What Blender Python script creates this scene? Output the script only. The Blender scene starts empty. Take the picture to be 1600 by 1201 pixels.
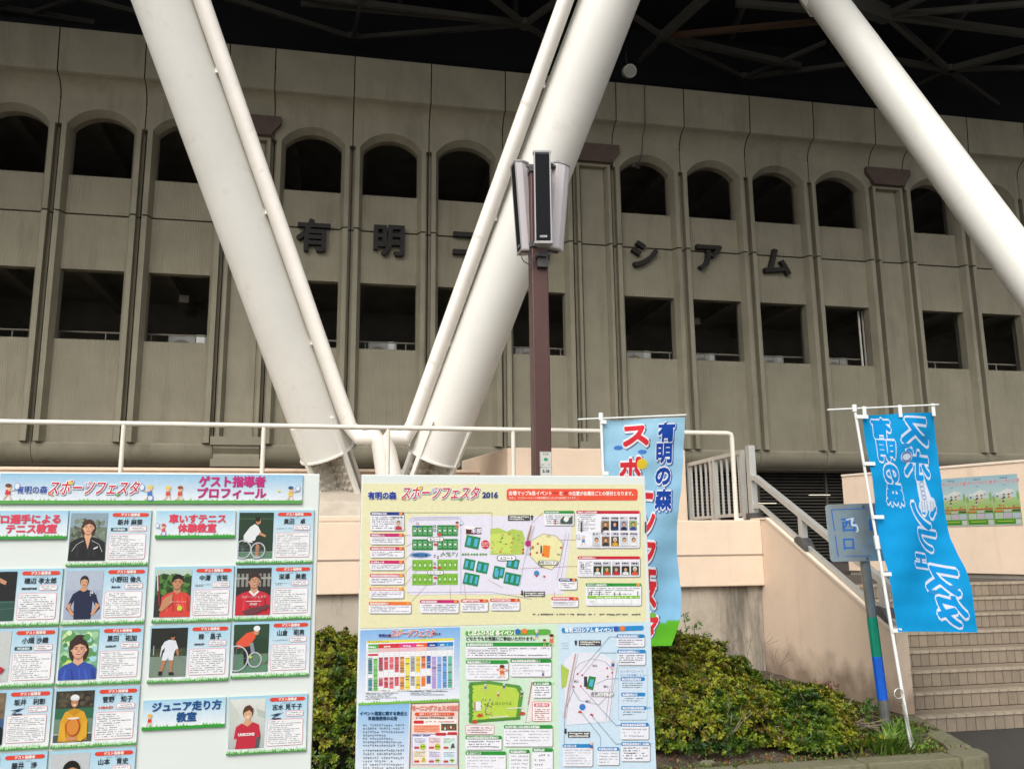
import bpy, math, random
import numpy as np
from mathutils import Vector, Matrix
from mathutils.geometry import tessellate_polygon
random.seed(7); rng = np.random.default_rng(11)
SC = bpy.context.scene
COL = SC.collection
# ------------------------------------------------------------------ camera
FPX = 1340.0; EYE = 1.65; TH = 0.2009
PITCH = math.atan((850.0-600.5)/FPX); ROLL = -0.0104
_c, _s = math.cos(PITCH), math.sin(PITCH); _cr, _sr = math.cos(ROLL), math.sin(ROLL)
_r0 = np.array([1, 0, 0.]); _u0 = np.array([0, -_s, _c]); CF = np.array([0, _c, _s])
CR = _cr*_r0+_sr*_u0; CU = -_sr*_r0+_cr*_u0
cam = bpy.data.cameras.new('camera'); co = bpy.data.objects.new('camera', cam); COL.objects.link(co)
M = Matrix.Identity(4)
for i in range(3):
    M[i][0] = CR[i]; M[i][1] = CU[i]; M[i][2] = -CF[i]
M[2][3] = EYE
co.matrix_world = M
cam.sensor_width = 36; cam.lens = FPX/1600*36; cam.clip_start = 0.05; cam.clip_end = 2000
SC.camera = co
# ------------------------------------------------------------------ sky, sun, exposure
w = bpy.data.worlds.new('World'); SC.world = w; w.use_nodes = True
nt = w.node_tree; bg = nt.nodes['Background']
sky = nt.nodes.new('ShaderNodeTexSky'); sky.sky_type = 'NISHITA'; sky.sun_disc = False
SUN_EL, SUN_AZ = math.radians(43), math.radians(196)     # azimuth clockwise from +Y
sky.sun_elevation = SUN_EL; sky.sun_rotation = SUN_AZ
sky.air_density = 1.0; sky.dust_density = 6.0; sky.ozone_density = 1.0
hs = nt.nodes.new('ShaderNodeHueSaturation'); hs.inputs['Saturation'].default_value = 0.22
nt.links.new(sky.outputs[0], hs.inputs['Color']); nt.links.new(hs.outputs[0], bg.inputs[0])
bg.inputs[1].default_value = 0.15
sd = bpy.data.lights.new('sun', 'SUN'); sd.energy = 0.85; sd.angle = math.radians(40); sd.color = (1, .955, .89)
so = bpy.data.objects.new('sun', sd); COL.objects.link(so)
sdir = Vector((math.sin(SUN_AZ)*math.cos(SUN_EL), math.cos(SUN_AZ)*math.cos(SUN_EL), math.sin(SUN_EL)))
so.rotation_euler = sdir.to_track_quat('Z', 'Y').to_euler(); so.location = sdir*60
SC.view_settings.view_transform = 'Standard'; SC.view_settings.look = 'None'
SC.view_settings.exposure = EXPOSURE = 0.22; SC.view_settings.gamma = 1; SC.view_settings.use_curve_mapping = False
# ------------------------------------------------------------------ helpers
D_ = np.array([math.cos(TH), math.sin(TH), 0]); N_ = np.array([-math.sin(TH), math.cos(TH), 0]); E0 = np.array([0, 0, EYE])
def wp(u, v, z): p = D_*u+N_*v; return Vector((p[0], p[1], z))
def _ray(x, y): return CR*((x-800)/FPX)-CU*((y-600.5)/FPX)+CF
def _to(P): return (float(P@D_), float(P@N_), float(P[2]))
def onv(x, y, v): q = _ray(x, y); return _to(E0+q*(v/(q@N_)))
def onz(x, y, z): q = _ray(x, y); return _to(E0+q*((z-EYE)/q[2]))
def ondep(x, y, d): return _to(E0+_ray(x, y)*d)
def lin(c):
    c = c/255.0
    return c/12.92 if c <= .04045 else ((c+.055)/1.055)**2.4
def rgb(h):
    if isinstance(h, tuple): return h
    return tuple(lin(int(h[i:i+2], 16)) for i in (0, 2, 4))
def setp(o, label=None, cat=None, group=None, kind=None):
    for k, v in (('label', label), ('category', cat), ('group', group), ('kind', kind)):
        if v: o[k] = v
    return o
def thing(name, base, label, cat, group=None, kind=None):
    o = bpy.data.objects.new(name, None); COL.objects.link(o)
    o.location = wp(*base); o.rotation_euler = (0, 0, TH); o.empty_display_size = .1
    setp(o, label, cat, group, kind); o['_b'] = list(base); return o
class MB:
    def __init__(s): s.v = []; s.f = []; s.mi = []
    def add(s, vs, fs, m=0):
        n = len(s.v); s.v += [tuple(map(float, q)) for q in vs]; s.f += [tuple(i+n for i in f) for f in fs]; s.mi += [m]*len(fs); return s
    def box(s, x0, x1, y0, y1, z0, z1, m=0):
        return s.add([(x0, y0, z0), (x1, y0, z0), (x1, y1, z0), (x0, y1, z0), (x0, y0, z1), (x1, y0, z1), (x1, y1, z1), (x0, y1, z1)],
                     [(0, 3, 2, 1), (4, 5, 6, 7), (0, 1, 5, 4), (1, 2, 6, 5), (2, 3, 7, 6), (3, 0, 4, 7)], m)
    def prism(s, poly, axis, a, b, m=0):
        """extrude a 2D polygon along axis 0/1/2 between a and b"""
        def mk(p, t):
            l = list(p); l.insert(axis, t); return tuple(l)
        n = len(poly); vs = [mk(p, a) for p in poly]+[mk(p, b) for p in poly]
        fs = [(i, (i+1) % n, n+(i+1) % n, n+i) for i in range(n)]
        tr = tessellate_polygon([[Vector((p[0], p[1], 0)) for p in poly]])
        fs += [tuple(t) for t in tr]+[tuple(n+i for i in reversed(t)) for t in tr]
        return s.add(vs, fs, m)
    def tube(s, pts, r, seg=12, cap=True, m=0, rr=None):
        pts = [Vector(p) for p in pts]; vs = []; fs = []; n = len(pts); up = None
        for i, p in enumerate(pts):
            t = (pts[min(i+1, n-1)]-pts[max(i-1, 0)]).normalized()
            if up is None:
                up = t.orthogonal().normalized()
            x = (up-t*up.dot(t)).normalized(); y = t.cross(x); up = x
            k = 1.0
            if 0 < i < n-1:
                a = (pts[i]-pts[i-1]).normalized(); b = (pts[i+1]-pts[i]).normalized()
                k = 1/max(.5, math.sqrt((1+a.dot(b))/2))
            R = (rr[i] if rr else r)
            for j in range(seg):
                q = 2*math.pi*j/seg+math.pi/seg
                vs.append(p+x*R*math.cos(q)*(k if k > 1.01 else 1)+y*R*math.sin(q)*(k if k > 1.01 else 1))
        for i in range(n-1):
            for j in range(seg):
                fs.append((i*seg+j, i*seg+(j+1) % seg, (i+1)*seg+(j+1) % seg, (i+1)*seg+j))
        if cap: fs += [tuple(reversed(range(seg))), tuple((n-1)*seg+j for j in range(seg))]
        return s.add(vs, fs, m)
    def bar(s, p, q, w, h, m=0, up=(0, 0, 1)):
        p, q = Vector(p), Vector(q); t = (q-p).normalized(); upv = Vector(up)
        x = t.cross(upv)
        if x.length < 1e-3: x = t.cross(Vector((0, 1, 0)))
        x.normalize(); y = x.cross(t)
        vs = [e+x*a*w/2+y*b*h/2 for e in (p, q) for a, b in ((-1, -1), (1, -1), (1, 1), (-1, 1))]
        return s.add(vs, [(0, 1, 2, 3), (7, 6, 5, 4), (0, 4, 5, 1), (1, 5, 6, 2), (2, 6, 7, 3), (3, 7, 4, 0)], m)
    def mesh(s, name, mats, smooth=False, off=(0, 0, 0)):
        me = bpy.data.meshes.new(name)
        me.from_pydata([(a-off[0], b-off[1], c-off[2]) for a, b, c in s.v], [], s.f); 
        for m_ in (mats if isinstance(mats, (list, tuple)) else [mats]): me.materials.append(m_)
        if any(s.mi): me.polygons.foreach_set('material_index', s.mi)
        me.validate()
        import bmesh
        bm = bmesh.new(); bm.from_mesh(me); bmesh.ops.recalc_face_normals(bm, faces=bm.faces); bm.to_mesh(me); bm.free()
        if smooth:
            me.polygons.foreach_set('use_smooth', [True]*len(me.polygons)); me.set_sharp_from_angle(angle=math.radians(smooth if smooth is not True else 40))
        me.update(); return me
def part(name, mb, mats, parent, smooth=False, label=None, kind=None, bevel=0):
    """mb in arch coordinates, made local to the owning thing"""
    root = parent
    while root.parent: root = root.parent
    b = root.get('_b', (0, 0, 0))
    me = mb.mesh(name, mats, smooth, b) if isinstance(mb, MB) else mb
    o = bpy.data.objects.new(name, me); COL.objects.link(o); o.parent = parent
    setp(o, label, None, None, kind)
    if bevel: bev(o, bevel)
    return o
def solo(name, mb, mats, base, label, cat, group=None, kind=None, smooth=False, bevel=0):
    me = mb.mesh(name, mats, smooth, base) if isinstance(mb, MB) else mb
    o = bpy.data.objects.new(name, me); COL.objects.link(o); o.location = wp(*base); o.rotation_euler = (0, 0, TH)
    setp(o, label, cat, group, kind)
    if bevel: bev(o, bevel)
    return o
def bev(o, wd, seg=2):
    m = o.modifiers.new('bevel', 'BEVEL'); m.width = wd; m.segments = seg; m.limit_method = 'ANGLE'; m.angle_limit = math.radians(35); m.harden_normals = False
def piece(name, me, parent, loc=(0, 0, 0), rot=0):
    o = bpy.data.objects.new(name, me); COL.objects.link(o); o.parent = parent; o.location = loc
    if rot: o.rotation_euler = (0, 0, rot)
    return o
# ------------------------------------------------------------------ materials
MATS = {}
def mat(name, col, rough=.7, var=.12, scale=3., bump=.0, bscale=60., metal=0., dirt=None, ribs=None, ribs_s=.45, streak=None, spec=.5, coat=0, attr=0, objrand=0., translucent=0, splash=0):
    if name in MATS: return MATS[name]
    m = bpy.data.materials.new(name); m.use_nodes = True; nt = m.node_tree; N = nt.nodes; L = nt.links
    p = N['Principled BSDF']; p.inputs['Roughness'].default_value = rough; p.inputs['Metallic'].default_value = metal
    p.inputs['Specular IOR Level'].default_value = spec; p.inputs['Coat Weight'].default_value = coat
    tc0 = N.new('ShaderNodeTexCoord'); c = rgb(col)
    va = N.new('ShaderNodeVectorMath'); va.operation = 'ADD'; L.new(tc0.outputs['Object'], va.inputs[0])
    if objrand:
        oi0 = N.new('ShaderNodeObjectInfo'); mo = N.new('ShaderNodeVectorMath'); mo.operation = 'SCALE'; cb = N.new('ShaderNodeCombineXYZ'); L.new(oi0.outputs['Random'], cb.inputs[0]); L.new(oi0.outputs['Random'], cb.inputs[2]); L.new(cb.outputs[0], mo.inputs[0]); mo.inputs['Scale'].default_value = 37; L.new(mo.outputs[0], va.inputs[1])
    OBJ = va.outputs[0]
    if attr:
        a = N.new('ShaderNodeAttribute'); a.attribute_name = 'Col'; cur = a.outputs['Color']
    else:
        r = N.new('ShaderNodeRGB'); r.outputs[0].default_value = (*c, 1); cur = r.outputs[0]
    def mul(cur, fac_sock, lo, hi):
        mr = N.new('ShaderNodeMapRange'); mr.inputs['To Min'].default_value = lo; mr.inputs['To Max'].default_value = hi
        mr.inputs['From Min'].default_value = .3; mr.inputs['From Max'].default_value = .7
        L.new(fac_sock, mr.inputs['Value'])
        mx = N.new('ShaderNodeVectorMath'); mx.operation = 'SCALE'; L.new(cur, mx.inputs[0]); L.new(mr.outputs[0], mx.inputs['Scale']); return mx.outputs[0]
    if attr:
        ag = N.new('ShaderNodeVectorMath'); ag.operation = 'SCALE'; ag.inputs['Scale'].default_value = attr; L.new(cur, ag.inputs[0]); cur = ag.outputs[0]
    if var:
        n1 = N.new('ShaderNodeTexNoise'); n1.inputs['Scale'].default_value = scale; n1.inputs['Detail'].default_value = 8; n1.inputs['Roughness'].default_value = .62
        L.new(OBJ, n1.inputs['Vector']); cur = mul(cur, n1.outputs['Fac'], 1-var, 1+var)
    if objrand:
        oi = N.new('ShaderNodeObjectInfo'); mr = N.new('ShaderNodeMapRange'); mr.inputs['To Min'].default_value = 1-objrand; mr.inputs['To Max'].default_value = 1+objrand
        L.new(oi.outputs['Random'], mr.inputs['Value']); mx = N.new('ShaderNodeVectorMath'); mx.operation = 'SCALE'; L.new(cur, mx.inputs[0]); L.new(mr.outputs[0], mx.inputs['Scale']); cur = mx.outputs[0]
    def stain(cur, vec_scale, col2, lo, hi, sc, amt):
        mp = N.new('ShaderNodeMapping'); mp.inputs['Scale'].default_value = vec_scale; L.new(OBJ, mp.inputs['Vector'])
        n2 = N.new('ShaderNodeTexNoise'); n2.inputs['Scale'].default_value = sc; n2.inputs['Detail'].default_value = 9; n2.inputs['Roughness'].default_value = .7
        L.new(mp.outputs[0], n2.inputs['Vector'])
        mr = N.new('ShaderNodeMapRange'); mr.inputs['From Min'].default_value = lo; mr.inputs['From Max'].default_value = hi; mr.inputs['To Max'].default_value = amt; L.new(n2.outputs['Fac'], mr.inputs['Value'])
        mx = N.new('ShaderNodeMix'); mx.data_type = 'RGBA'; L.new(mr.outputs[0], mx.inputs['Factor']); L.new(cur, mx.inputs['A']); mx.inputs['B'].default_value = (*rgb(col2), 1); return mx.outputs['Result']
    if dirt: cur = stain(cur, (1, 1, 1), *dirt)
    if streak: cur = stain(cur, (1, 1, .12), *streak)
    if splash:
        ge = N.new('ShaderNodeNewGeometry'); sx = N.new('ShaderNodeSeparateXYZ'); L.new(ge.outputs['Position'], sx.inputs[0])
        n5 = N.new('ShaderNodeTexNoise'); n5.inputs['Scale'].default_value = 4; n5.inputs['Detail'].default_value = 9; L.new(OBJ, n5.inputs['Vector'])
        m5 = N.new('ShaderNodeMath'); m5.operation = 'MULTIPLY_ADD'; L.new(n5.outputs['Fac'], m5.inputs[0]); m5.inputs[1].default_value = -.7; L.new(sx.outputs[2], m5.inputs[2])
        r5 = N.new('ShaderNodeMapRange'); r5.inputs['From Min'].default_value = .20; r5.inputs['From Max'].default_value = -.12; r5.inputs['To Max'].default_value = .65; L.new(m5.outputs[0], r5.inputs['Value'])
        x5 = N.new('ShaderNodeMix'); x5.data_type = 'RGBA'; L.new(r5.outputs[0], x5.inputs['Factor']); L.new(cur, x5.inputs['A']); x5.inputs['B'].default_value = (*rgb('5c4630'), 1); cur = x5.outputs['Result']
    L.new(cur, p.inputs['Base Color'])
    nrm = None
    if bump:
        n3 = N.new('ShaderNodeTexNoise'); n3.inputs['Scale'].default_value = bscale; n3.inputs['Detail'].default_value = 6; L.new(OBJ, n3.inputs['Vector'])
        b = N.new('ShaderNodeBump'); b.inputs['Strength'].default_value = bump; b.inputs['Distance'].default_value = .01; L.new(n3.outputs['Fac'], b.inputs['Height']); nrm = b.outputs[0]
    if ribs:
        wv = N.new('ShaderNodeTexWave'); wv.wave_type = 'BANDS'; wv.bands_direction = 'X'; wv.inputs['Scale'].default_value = ribs
        L.new(OBJ, wv.inputs['Vector'])
        b = N.new('ShaderNodeBump'); b.inputs['Strength'].default_value = ribs_s; b.inputs['Distance'].default_value = .02; L.new(wv.outputs['Fac'], b.inputs['Height'])
        if nrm: L.new(nrm, b.inputs['Normal'])
        nrm = b.outputs[0]
    if nrm: L.new(nrm, p.inputs['Normal'])
    if translucent:
        tr = N.new('ShaderNodeBsdfTranslucent'); L.new(cur, tr.inputs[0]); ms = N.new('ShaderNodeMixShader'); ms.inputs[0].default_value = translucent
        L.new(p.outputs[0], ms.inputs[1]); L.new(tr.outputs[0], ms.inputs[2]); L.new(ms.outputs[0], N['Material Output'].inputs['Surface'])
    MATS[name] = m; return m
def rl(r, g, b): return (r, g, b)
conc_rib = mat('ribbed precast concrete', rl(.290, .266, .193), .85, .12, 1.0, .2, 25, ribs=5.7, ribs_s=.3, objrand=.06, streak=('4c4638', .52, .8, 2.2, .5))
conc = mat('smooth precast concrete', rl(.298, .274, .200), .8, .12, 1.3, .15, 30, objrand=.05, streak=('4c4638', .52, .8, 2.2, .5))
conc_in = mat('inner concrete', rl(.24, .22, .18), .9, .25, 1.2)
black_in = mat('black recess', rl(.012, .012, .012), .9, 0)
brown_cap = mat('brown capital stone', rl(.105, .072, .058), .8, .15, 4, .2, 30)
bronze = mat('dark bronze letter', rl(.028, .025, .023), .6, .2, 10, spec=.25)
tube_w = mat('white painted steel', rl(.82, .81, .75), .40, .05, 1.1, .03, 6, dirt=('8f8674', .58, .85, 2.2, .4), streak=('8a7c66', .66, .85, 5, .35))
pipe_w = mat('white painted pipe', rl(.80, .76, .69), .45, .05, 3, .03, 10, dirt=('8a7f6c', .60, .8, 7, .55))
plate_m = mat('weathered steel plates', rl(.50, .47, .41), .55, .15, 8, .2, 30, dirt=('5d5345', .55, .8, 5, .4))
rail_w = mat('cream painted rail', rl(.76, .72, .62), .4, .05, 5, .02, 30, dirt=('8a7350', .66, .8, 25, .6))
truss_m = mat('grey painted truss', rl(.075, .072, .06), .6, .15, 2)
truss_b = mat('rust brown truss', rl(.10, .055, .03), .6, .2, 2)
roof_m = mat('dark roof deck', rl(.012, .013, .016), .9, .2, 1)
cream = mat('cream rendered wall', rl(.77, .61, .465), .9, .045, 2.5, .5, 90, streak=('8f7a62', .60, .86, 3, .35), dirt=('a08a70', .58, .85, 4, .3), splash=1)
cream_s = mat('cream coping', rl(.80, .68, .55), .85, .05, 3, .3, 80, dirt=('8a7a66', .6, .8, 8, .4))
grey_w = mat('stained grey concrete', rl(.44, .385, .31), .9, .14, 2.2, .4, 40, streak=('3c3a33', .46, .62, 2.6, .75), dirt=('6d6252', .5, .75, 1.6, .6))
alu = mat('grey aluminium rail', rl(.52, .52, .49), .38, .05, 6, .02, 40, metal=.35)
dark_m = mat('dark bracket metal', rl(.07, .07, .07), .5, .3, 30, .2, 60)
brown_p = mat('dark red brown paint', rl(.075, .030, .024), .4, .12, 6, .05, 30, dirt=('6b4438', .64, .8, 14, .5))
tile_m = mat('brown stair tile', rl(.235, .19, .14), .6, .10, 14, .2, 60, objrand=.12, dirt=('5a4838', .55, .8, 9, .45))
nose_m = mat('light nosing tile', rl(.35, .295, .22), .6, .10, 14, .2, 60, objrand=.08, dirt=('6a5a45', .55, .8, 9, .5))
grout = mat('dark grout', rl(.075, .06, .05), .95, .2, 10)
asphalt = mat('wet asphalt', rl(.050, .049, .048), .55, .25, 30, .9, 160, dirt=('3a3936', .5, .75, .8, .5))
soil_m = mat('planter soil', rl(.085, .062, .045), .95, .4, 6, 1., 40, dirt=('3f4a2a', .52, .7, 2.5, .6))
kerb_m = mat('mossy kerb concrete', rl(.18, .17, .105), .9, .25, 5, .6, 50, dirt=('4a4d2c', .45, .65, 5, .75))
board_m = mat('white board plastic', rl(.62, .665, .635), .45, .015, 3)
print_m = mat('printed sheet', 'ffffff', .38, .05, 90, attr=.80, spec=.4)
cloth_m = mat('flag polyester', 'ffffff', .8, .06, 9, .15, 300, attr=1., spec=.2, translucent=.35)
white_pl = mat('white plastic pole', rl(.80, .82, .80), .35, .03, 8)
leaf_m = mat('leaf', 'ffffff', .42, .1, 30, attr=1., spec=.3, translucent=.25)
twig_m = mat('twig bark', rl(.16, .125, .10), .9, .3, 30)
spk_w = mat('pale grey speaker shell', rl(.52, .485, .50), .5, .03, 5, ribs=22, ribs_s=.06)
spk_f = mat('grey speaker frame', rl(.34, .33, .33), .4, .03, 5)
spk_g = mat('black speaker grille', rl(.013, .014, .016), .9, .2, 60, .5, 400, spec=.15)
sign_m = mat('worn glossy sign metal', rl(.56, .545, .47), .15, .1, 6, .02, 20, metal=.62)
post_m = mat('dull grey post', rl(.27, .28, .26), .2, .2, 8, metal=.6)
green_t = mat('green tape', rl(.0, .22, .13), .4, .1, 20); blue_t = mat('blue tape', rl(.005, .10, .55), .4, .15, 20, dirt=('3a5060', .62, .8, 30, .6))
ac_m = mat('air conditioner casing', rl(.36, .36, .34), .5, .1, 5)
# ------------------------------------------------------------------ canvas: flat print as thin coloured faces
GL = {}
def glyph(s):
    if s in GL: return GL[s]
    c = bpy.data.curves.new('t', 'FONT'); c.body = s; c.resolution_u = 3
    o = bpy.data.objects.new('t', c); COL.objects.link(o)
    dg = bpy.context.evaluated_depsgraph_get(); dg.update()
    me = bpy.data.meshes.new_from_object(o.evaluated_get(dg))
    vs = np.array([(v.co.x, v.co.y) for v in me.vertices]).reshape(-1, 2)
    key = {}; idx = []
    for v in vs:
        k = (round(v[0], 4), round(v[1], 4)); idx.append(key.setdefault(k, len(key)))
    uv = list(key.keys()); tris = []
    for p in me.polygons:
        q = [idx[i] for i in p.vertices]
        for i in range(1, len(q)-1):
            if len({q[0], q[i], q[i+1]}) == 3: tris.append((q[0], q[i], q[i+1]))
    cnt = {}
    for t in tris:
        for a, b in ((t[0], t[1]), (t[1], t[2]), (t[2], t[0])): cnt[(min(a, b), max(a, b))] = cnt.get((min(a, b), max(a, b)), 0)+1
    ed = [e for e, k in cnt.items() if k == 1]
    bpy.data.objects.remove(o); bpy.data.meshes.remove(me); bpy.data.curves.remove(c)
    xs = [p[0] for p in uv] or [0]
    GL[s] = (uv, tris, ed, min(xs), max(xs)); return GL[s]
class Canvas:
    def __init__(s, xf, place, ax=1., maxlen=0):
        s.xf = xf; s.place = place; s.ax = ax; s.V = []; s.F = []; s.C = []; s.k = 0; s.maxlen = maxlen
    def tri(s, p, col, L, sub=None):
        if s.maxlen:
            st = [p]; out = []
            while st:
                t = st.pop(); e = [(math.dist(t[i], t[(i+1) % 3]), i) for i in range(3)]; m, i = max(e)
                if m > s.maxlen:
                    a, b, c = t[i], t[(i+1) % 3], t[(i+2) % 3]; q = ((a[0]+b[0])/2, (a[1]+b[1])/2); st += [(a, q, c), (q, b, c)]
                else: out.append(t)
        else: out = [p]
        s.k = (s.k+1) % 37
        off = L*.0005+s.k*4e-6
        for t in out:
            n = len(s.V)
            for q in t: s.V.append(s.place(q[0], q[1], off))
            s.F.append((n, n+1, n+2)); s.C += [col(q) if callable(col) else col for q in t]
    def poly(s, pts, col, L=1):
        col = s._c(col)
        P = [s.xf(*p) for p in pts]
        if callable(col):  # gradient in user space: evaluate per vertex
            cs = {P[i]: col(pts[i]) for i in range(len(P))}; c2 = lambda q: cs.get(q, list(cs.values())[0])
        else: c2 = col
        for t in tessellate_polygon([[Vector((a, b, 0)) for a, b in P]]): s.tri([P[i] for i in t], c2, L)
    def _c(s, c):
        if callable(c): return c
        return rgb(c)
    def rect(s, x0, y0, x1, y1, c, L=1): s.poly([(x0, y0), (x1, y0), (x1, y1), (x0, y1)], c, L)
    def grad(s, x0, y0, x1, y1, c0, c1, L=1):
        a, b = rgb(c0), rgb(c1)
        s.poly([(x0, y0), (x1, y0), (x1, y1), (x0, y1)], lambda p: a if abs(p[1]-y0) < abs(p[1]-y1) else b, L)
    def ell(s, cx, cy, rx, ry, c, L=1, n=16, a0=0, a1=360): s.poly([(cx+rx*math.cos(math.radians(a0+(a1-a0)*i/n)), cy+ry*math.sin(math.radians(a0+(a1-a0)*i/n))) for i in range(n+(a1-a0 < 360))], c, L)
    def rr(s, x0, y0, x1, y1, r, c, L=1, ry=None):
        ry = ry or r*s.asp(); P = []
        for cx, cy, a in ((x1-r, y0+ry, -90), (x1-r, y1-ry, 0), (x0+r, y1-ry, 90), (x0+r, y0+ry, 180)):
            for k in range(4): t = math.radians(a+30*k); P.append((cx+r*math.cos(t), cy+ry*math.sin(t)))
        s.poly(P, c, L)
    def asp(s): return 1/s.ax
    def frame(s, x0, y0, x1, y1, r, c, fill, wd, L=1):
        s.rr(x0, y0, x1, y1, r, c, L); s.rr(x0+wd, y0+wd*s.asp(), x1-wd, y1-wd*s.asp(), max(r-wd, wd*.3), fill, L+1)
    def line(s, pts, wd, c, L=1, close=False):
        P = [s.xf(*p) for p in pts]; q = s.xf(pts[0][0]+wd, pts[0][1]); h = math.dist(P[0], q)/2; c = s._c(c)
        if close: P = P+[P[0]]
        for a, b in zip(P, P[1:]): s._seg(a, b, h, c, L)
    def _seg(s, a, b, h, c, L, cap=0):
        d = math.dist(a, b)
        if d < 1e-9: return
        tx, ty = (b[0]-a[0])/d, (b[1]-a[1])/d; nx, ny = -ty*h, tx*h
        e = cap*h
        a = (a[0]-tx*e, a[1]-ty*e); b = (b[0]+tx*e, b[1]+ty*e)
        Q = [(a[0]+nx, a[1]+ny), (a[0]-nx, a[1]-ny), (b[0]-nx, b[1]-ny), (b[0]+nx, b[1]+ny)]
        s.tri([Q[0], Q[1], Q[2]], c, L); s.tri([Q[0], Q[2], Q[3]], c, L)
    def text(s, t, x, y, h, c, L=1, al='l', bold=.0, out=None, sx=1., mir=False, shear=0., rot=0., rnd=True):
        """t drawn with cap height ~h (user y units), (x, y) = left/centre/right on the baseline"""
        uv, tris, ed, x0, x1 = glyph(t); k = h/.80
        o = 0 if al == 'l' else (-(x0+x1)/2 if al == 'c' else -x1)
        if al == 'l': o = -x0
        cr, sr = math.cos(rot), math.sin(rot)
        def T(p):
            gx = (p[0]+o)*sx*k+shear*p[1]*k; gy = p[1]*k
            if mir: gx = -gx
            gx, gy = gx*cr-gy*sr, gx*sr+gy*cr
            return s.xf(x+gx*s.ax, y-gy)
        P = [T(p) for p in uv]; q = s.xf(x, y-k); unit = math.dist(s.xf(x, y), q)
        if out:
            oc = s._c(out[1]); hw = out[0]*unit
            for a, b in ed:
                s._seg(P[a], P[b], hw, oc, L, 0)
                if rnd:
                    for r_ in range(4):
                        a0 = math.pi/2*r_; s.tri([P[a], (P[a][0]+hw*math.cos(a0), P[a][1]+hw*math.sin(a0)), (P[a][0]+hw*math.cos(a0+1.5708), P[a][1]+hw*math.sin(a0+1.5708))], oc, L)
            for tr in tris: s.tri([P[i] for i in tr], oc, L)
            L += 1.2
        c = s._c(c)
        for tr in tris: s.tri([P[i] for i in tr], c, L)
        if bold:
            for a, b in ed: s._seg(P[a], P[b], bold*unit, c, L, .6)
    def smalltext(s, x0, y0, x1, y1, rows, c='3c3c44', L=1, dens=.8, th=.42, seed=0, first=1.):
        r = random.Random(seed); dy = (y1-y0)/rows; big = dy*math.dist(s.xf(x0, y0), s.xf(x0, y0+1)) > .0075
        for i in range(rows):
            xe = x0+(x1-x0)*(first if i == 0 else r.uniform(.45, 1) if r.random() > .5 else .97); x = x0; yy = y0+dy*i
            ch = dy*th*1.05*s.ax
            while x < xe:
                wd = ch if big else ch*r.choice((.7, .9, 1.0, 1.6)); X1 = min(x+wd*.86, x1)
                if r.random() < dens:
                    if big:
                        h = dy*th; yt = yy+dy*.2; q = h*.13
                        for k in range(r.choice((2, 3))): yk = yt+h*r.uniform(0, .9); s.rect(x+wd*r.uniform(0, .15), yk, X1-wd*r.uniform(0, .15), yk+q, c, L+.1*k)
                        for k in range(r.choice((1, 2))): xk = x+wd*r.uniform(.1, .65); s.rect(xk, yt+h*r.uniform(0, .2), xk+q*s.ax, yt+h*r.uniform(.7, 1), c, L+.4+.1*k)
                    else:
                        yt = yy+dy*r.uniform(.12, .3); s.rect(x, yt, X1, yt+dy*th*r.uniform(.6, 1), c, L)
                x += wd*1.05
    def grass(s, x0, x1, yb, yt, c, L=1, n=40, amp=.5, seed=1):
        r = random.Random(seed); P = [(x0, yb)]
        for i in range(n+1):
            x = x0+(x1-x0)*i/n; P.append((x, yt+(yb-yt)*(r.uniform(0, amp) if i % 2 else r.uniform(amp*.8, amp*1.2))))
        P.append((x1, yb)); s.poly(P, c, L)
    def kid(s, x, y, h, shirt, hair, racket=1, wheel=False, L=4):
        a = s.ax
        s.ell(x, y-h*.78, h*.17*a, h*.17, 'f3c9a6', L); s.ell(x, y-h*.86, h*.18*a, h*.12, hair, L+1)
        s.poly([(x-h*.12*a, y-h*.6), (x+h*.12*a, y-h*.6), (x+h*.16*a, y-h*.3), (x-h*.16*a, y-h*.3)], shirt, L)
        s.line([(x-h*.05*a, y-h*.3), (x-h*.22*a, y-h*.02)], h*.08*a, 'f3c9a6', L); s.line([(x+h*.05*a, y-h*.3), (x+h*.2*a, y-h*.06)], h*.08*a, 'f3c9a6', L)
        s.line([(x, y-h*.55), (x+racket*h*.32*a, y-h*.6)], h*.07*a, 'f3c9a6', L+1)
        if racket:
            s.ell(x+racket*h*.5*a, y-h*.82, h*.17*a, h*.22, '8f9fd0', L+1); s.ell(x+racket*h*.5*a, y-h*.82, h*.13*a, h*.18, 'e6ecf6', L+2)
            s.line([(x+racket*h*.32*a, y-h*.55), (x+racket*h*.42*a, y-h*.66)], h*.06*a, '8f9fd0', L+1)
        if wheel:
            s.ell(x+.05*h*a, y-h*.12, h*.2*a, h*.2, '5878b8', L+1); s.ell(x+.05*h*a, y-h*.12, h*.15*a, h*.15, 'dfeaf4', L+2)
    def mesh(s, name, m, off=(0, 0, 0), extra=None):
        me = bpy.data.meshes.new(name)
        V = [(a-off[0], b-off[1], c-off[2]) for a, b, c in s.V]; F = list(s.F); C = list(s.C)
        if extra:
            ev, ef, ec = extra; n = len(V); V += [(a-off[0], b-off[1], c-off[2]) for a, b, c in ev]
            for f in ef: F.append(tuple(i+n for i in f)); C += [ec]*len(f)
        me.from_pydata(V, [], F)
        ca = me.color_attributes.new('Col', 'FLOAT_COLOR', 'CORNER')
        ca.data.foreach_set('color', np.array([(*c, 1) for c in C], dtype=np.float32).ravel())
        me.materials.append(m); me.update(); return me
def boxfaces(x0, x1, y0, y1, z0, z1):
    b = MB().box(x0, x1, y0, y1, z0, z1); return b.v, b.f
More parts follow.
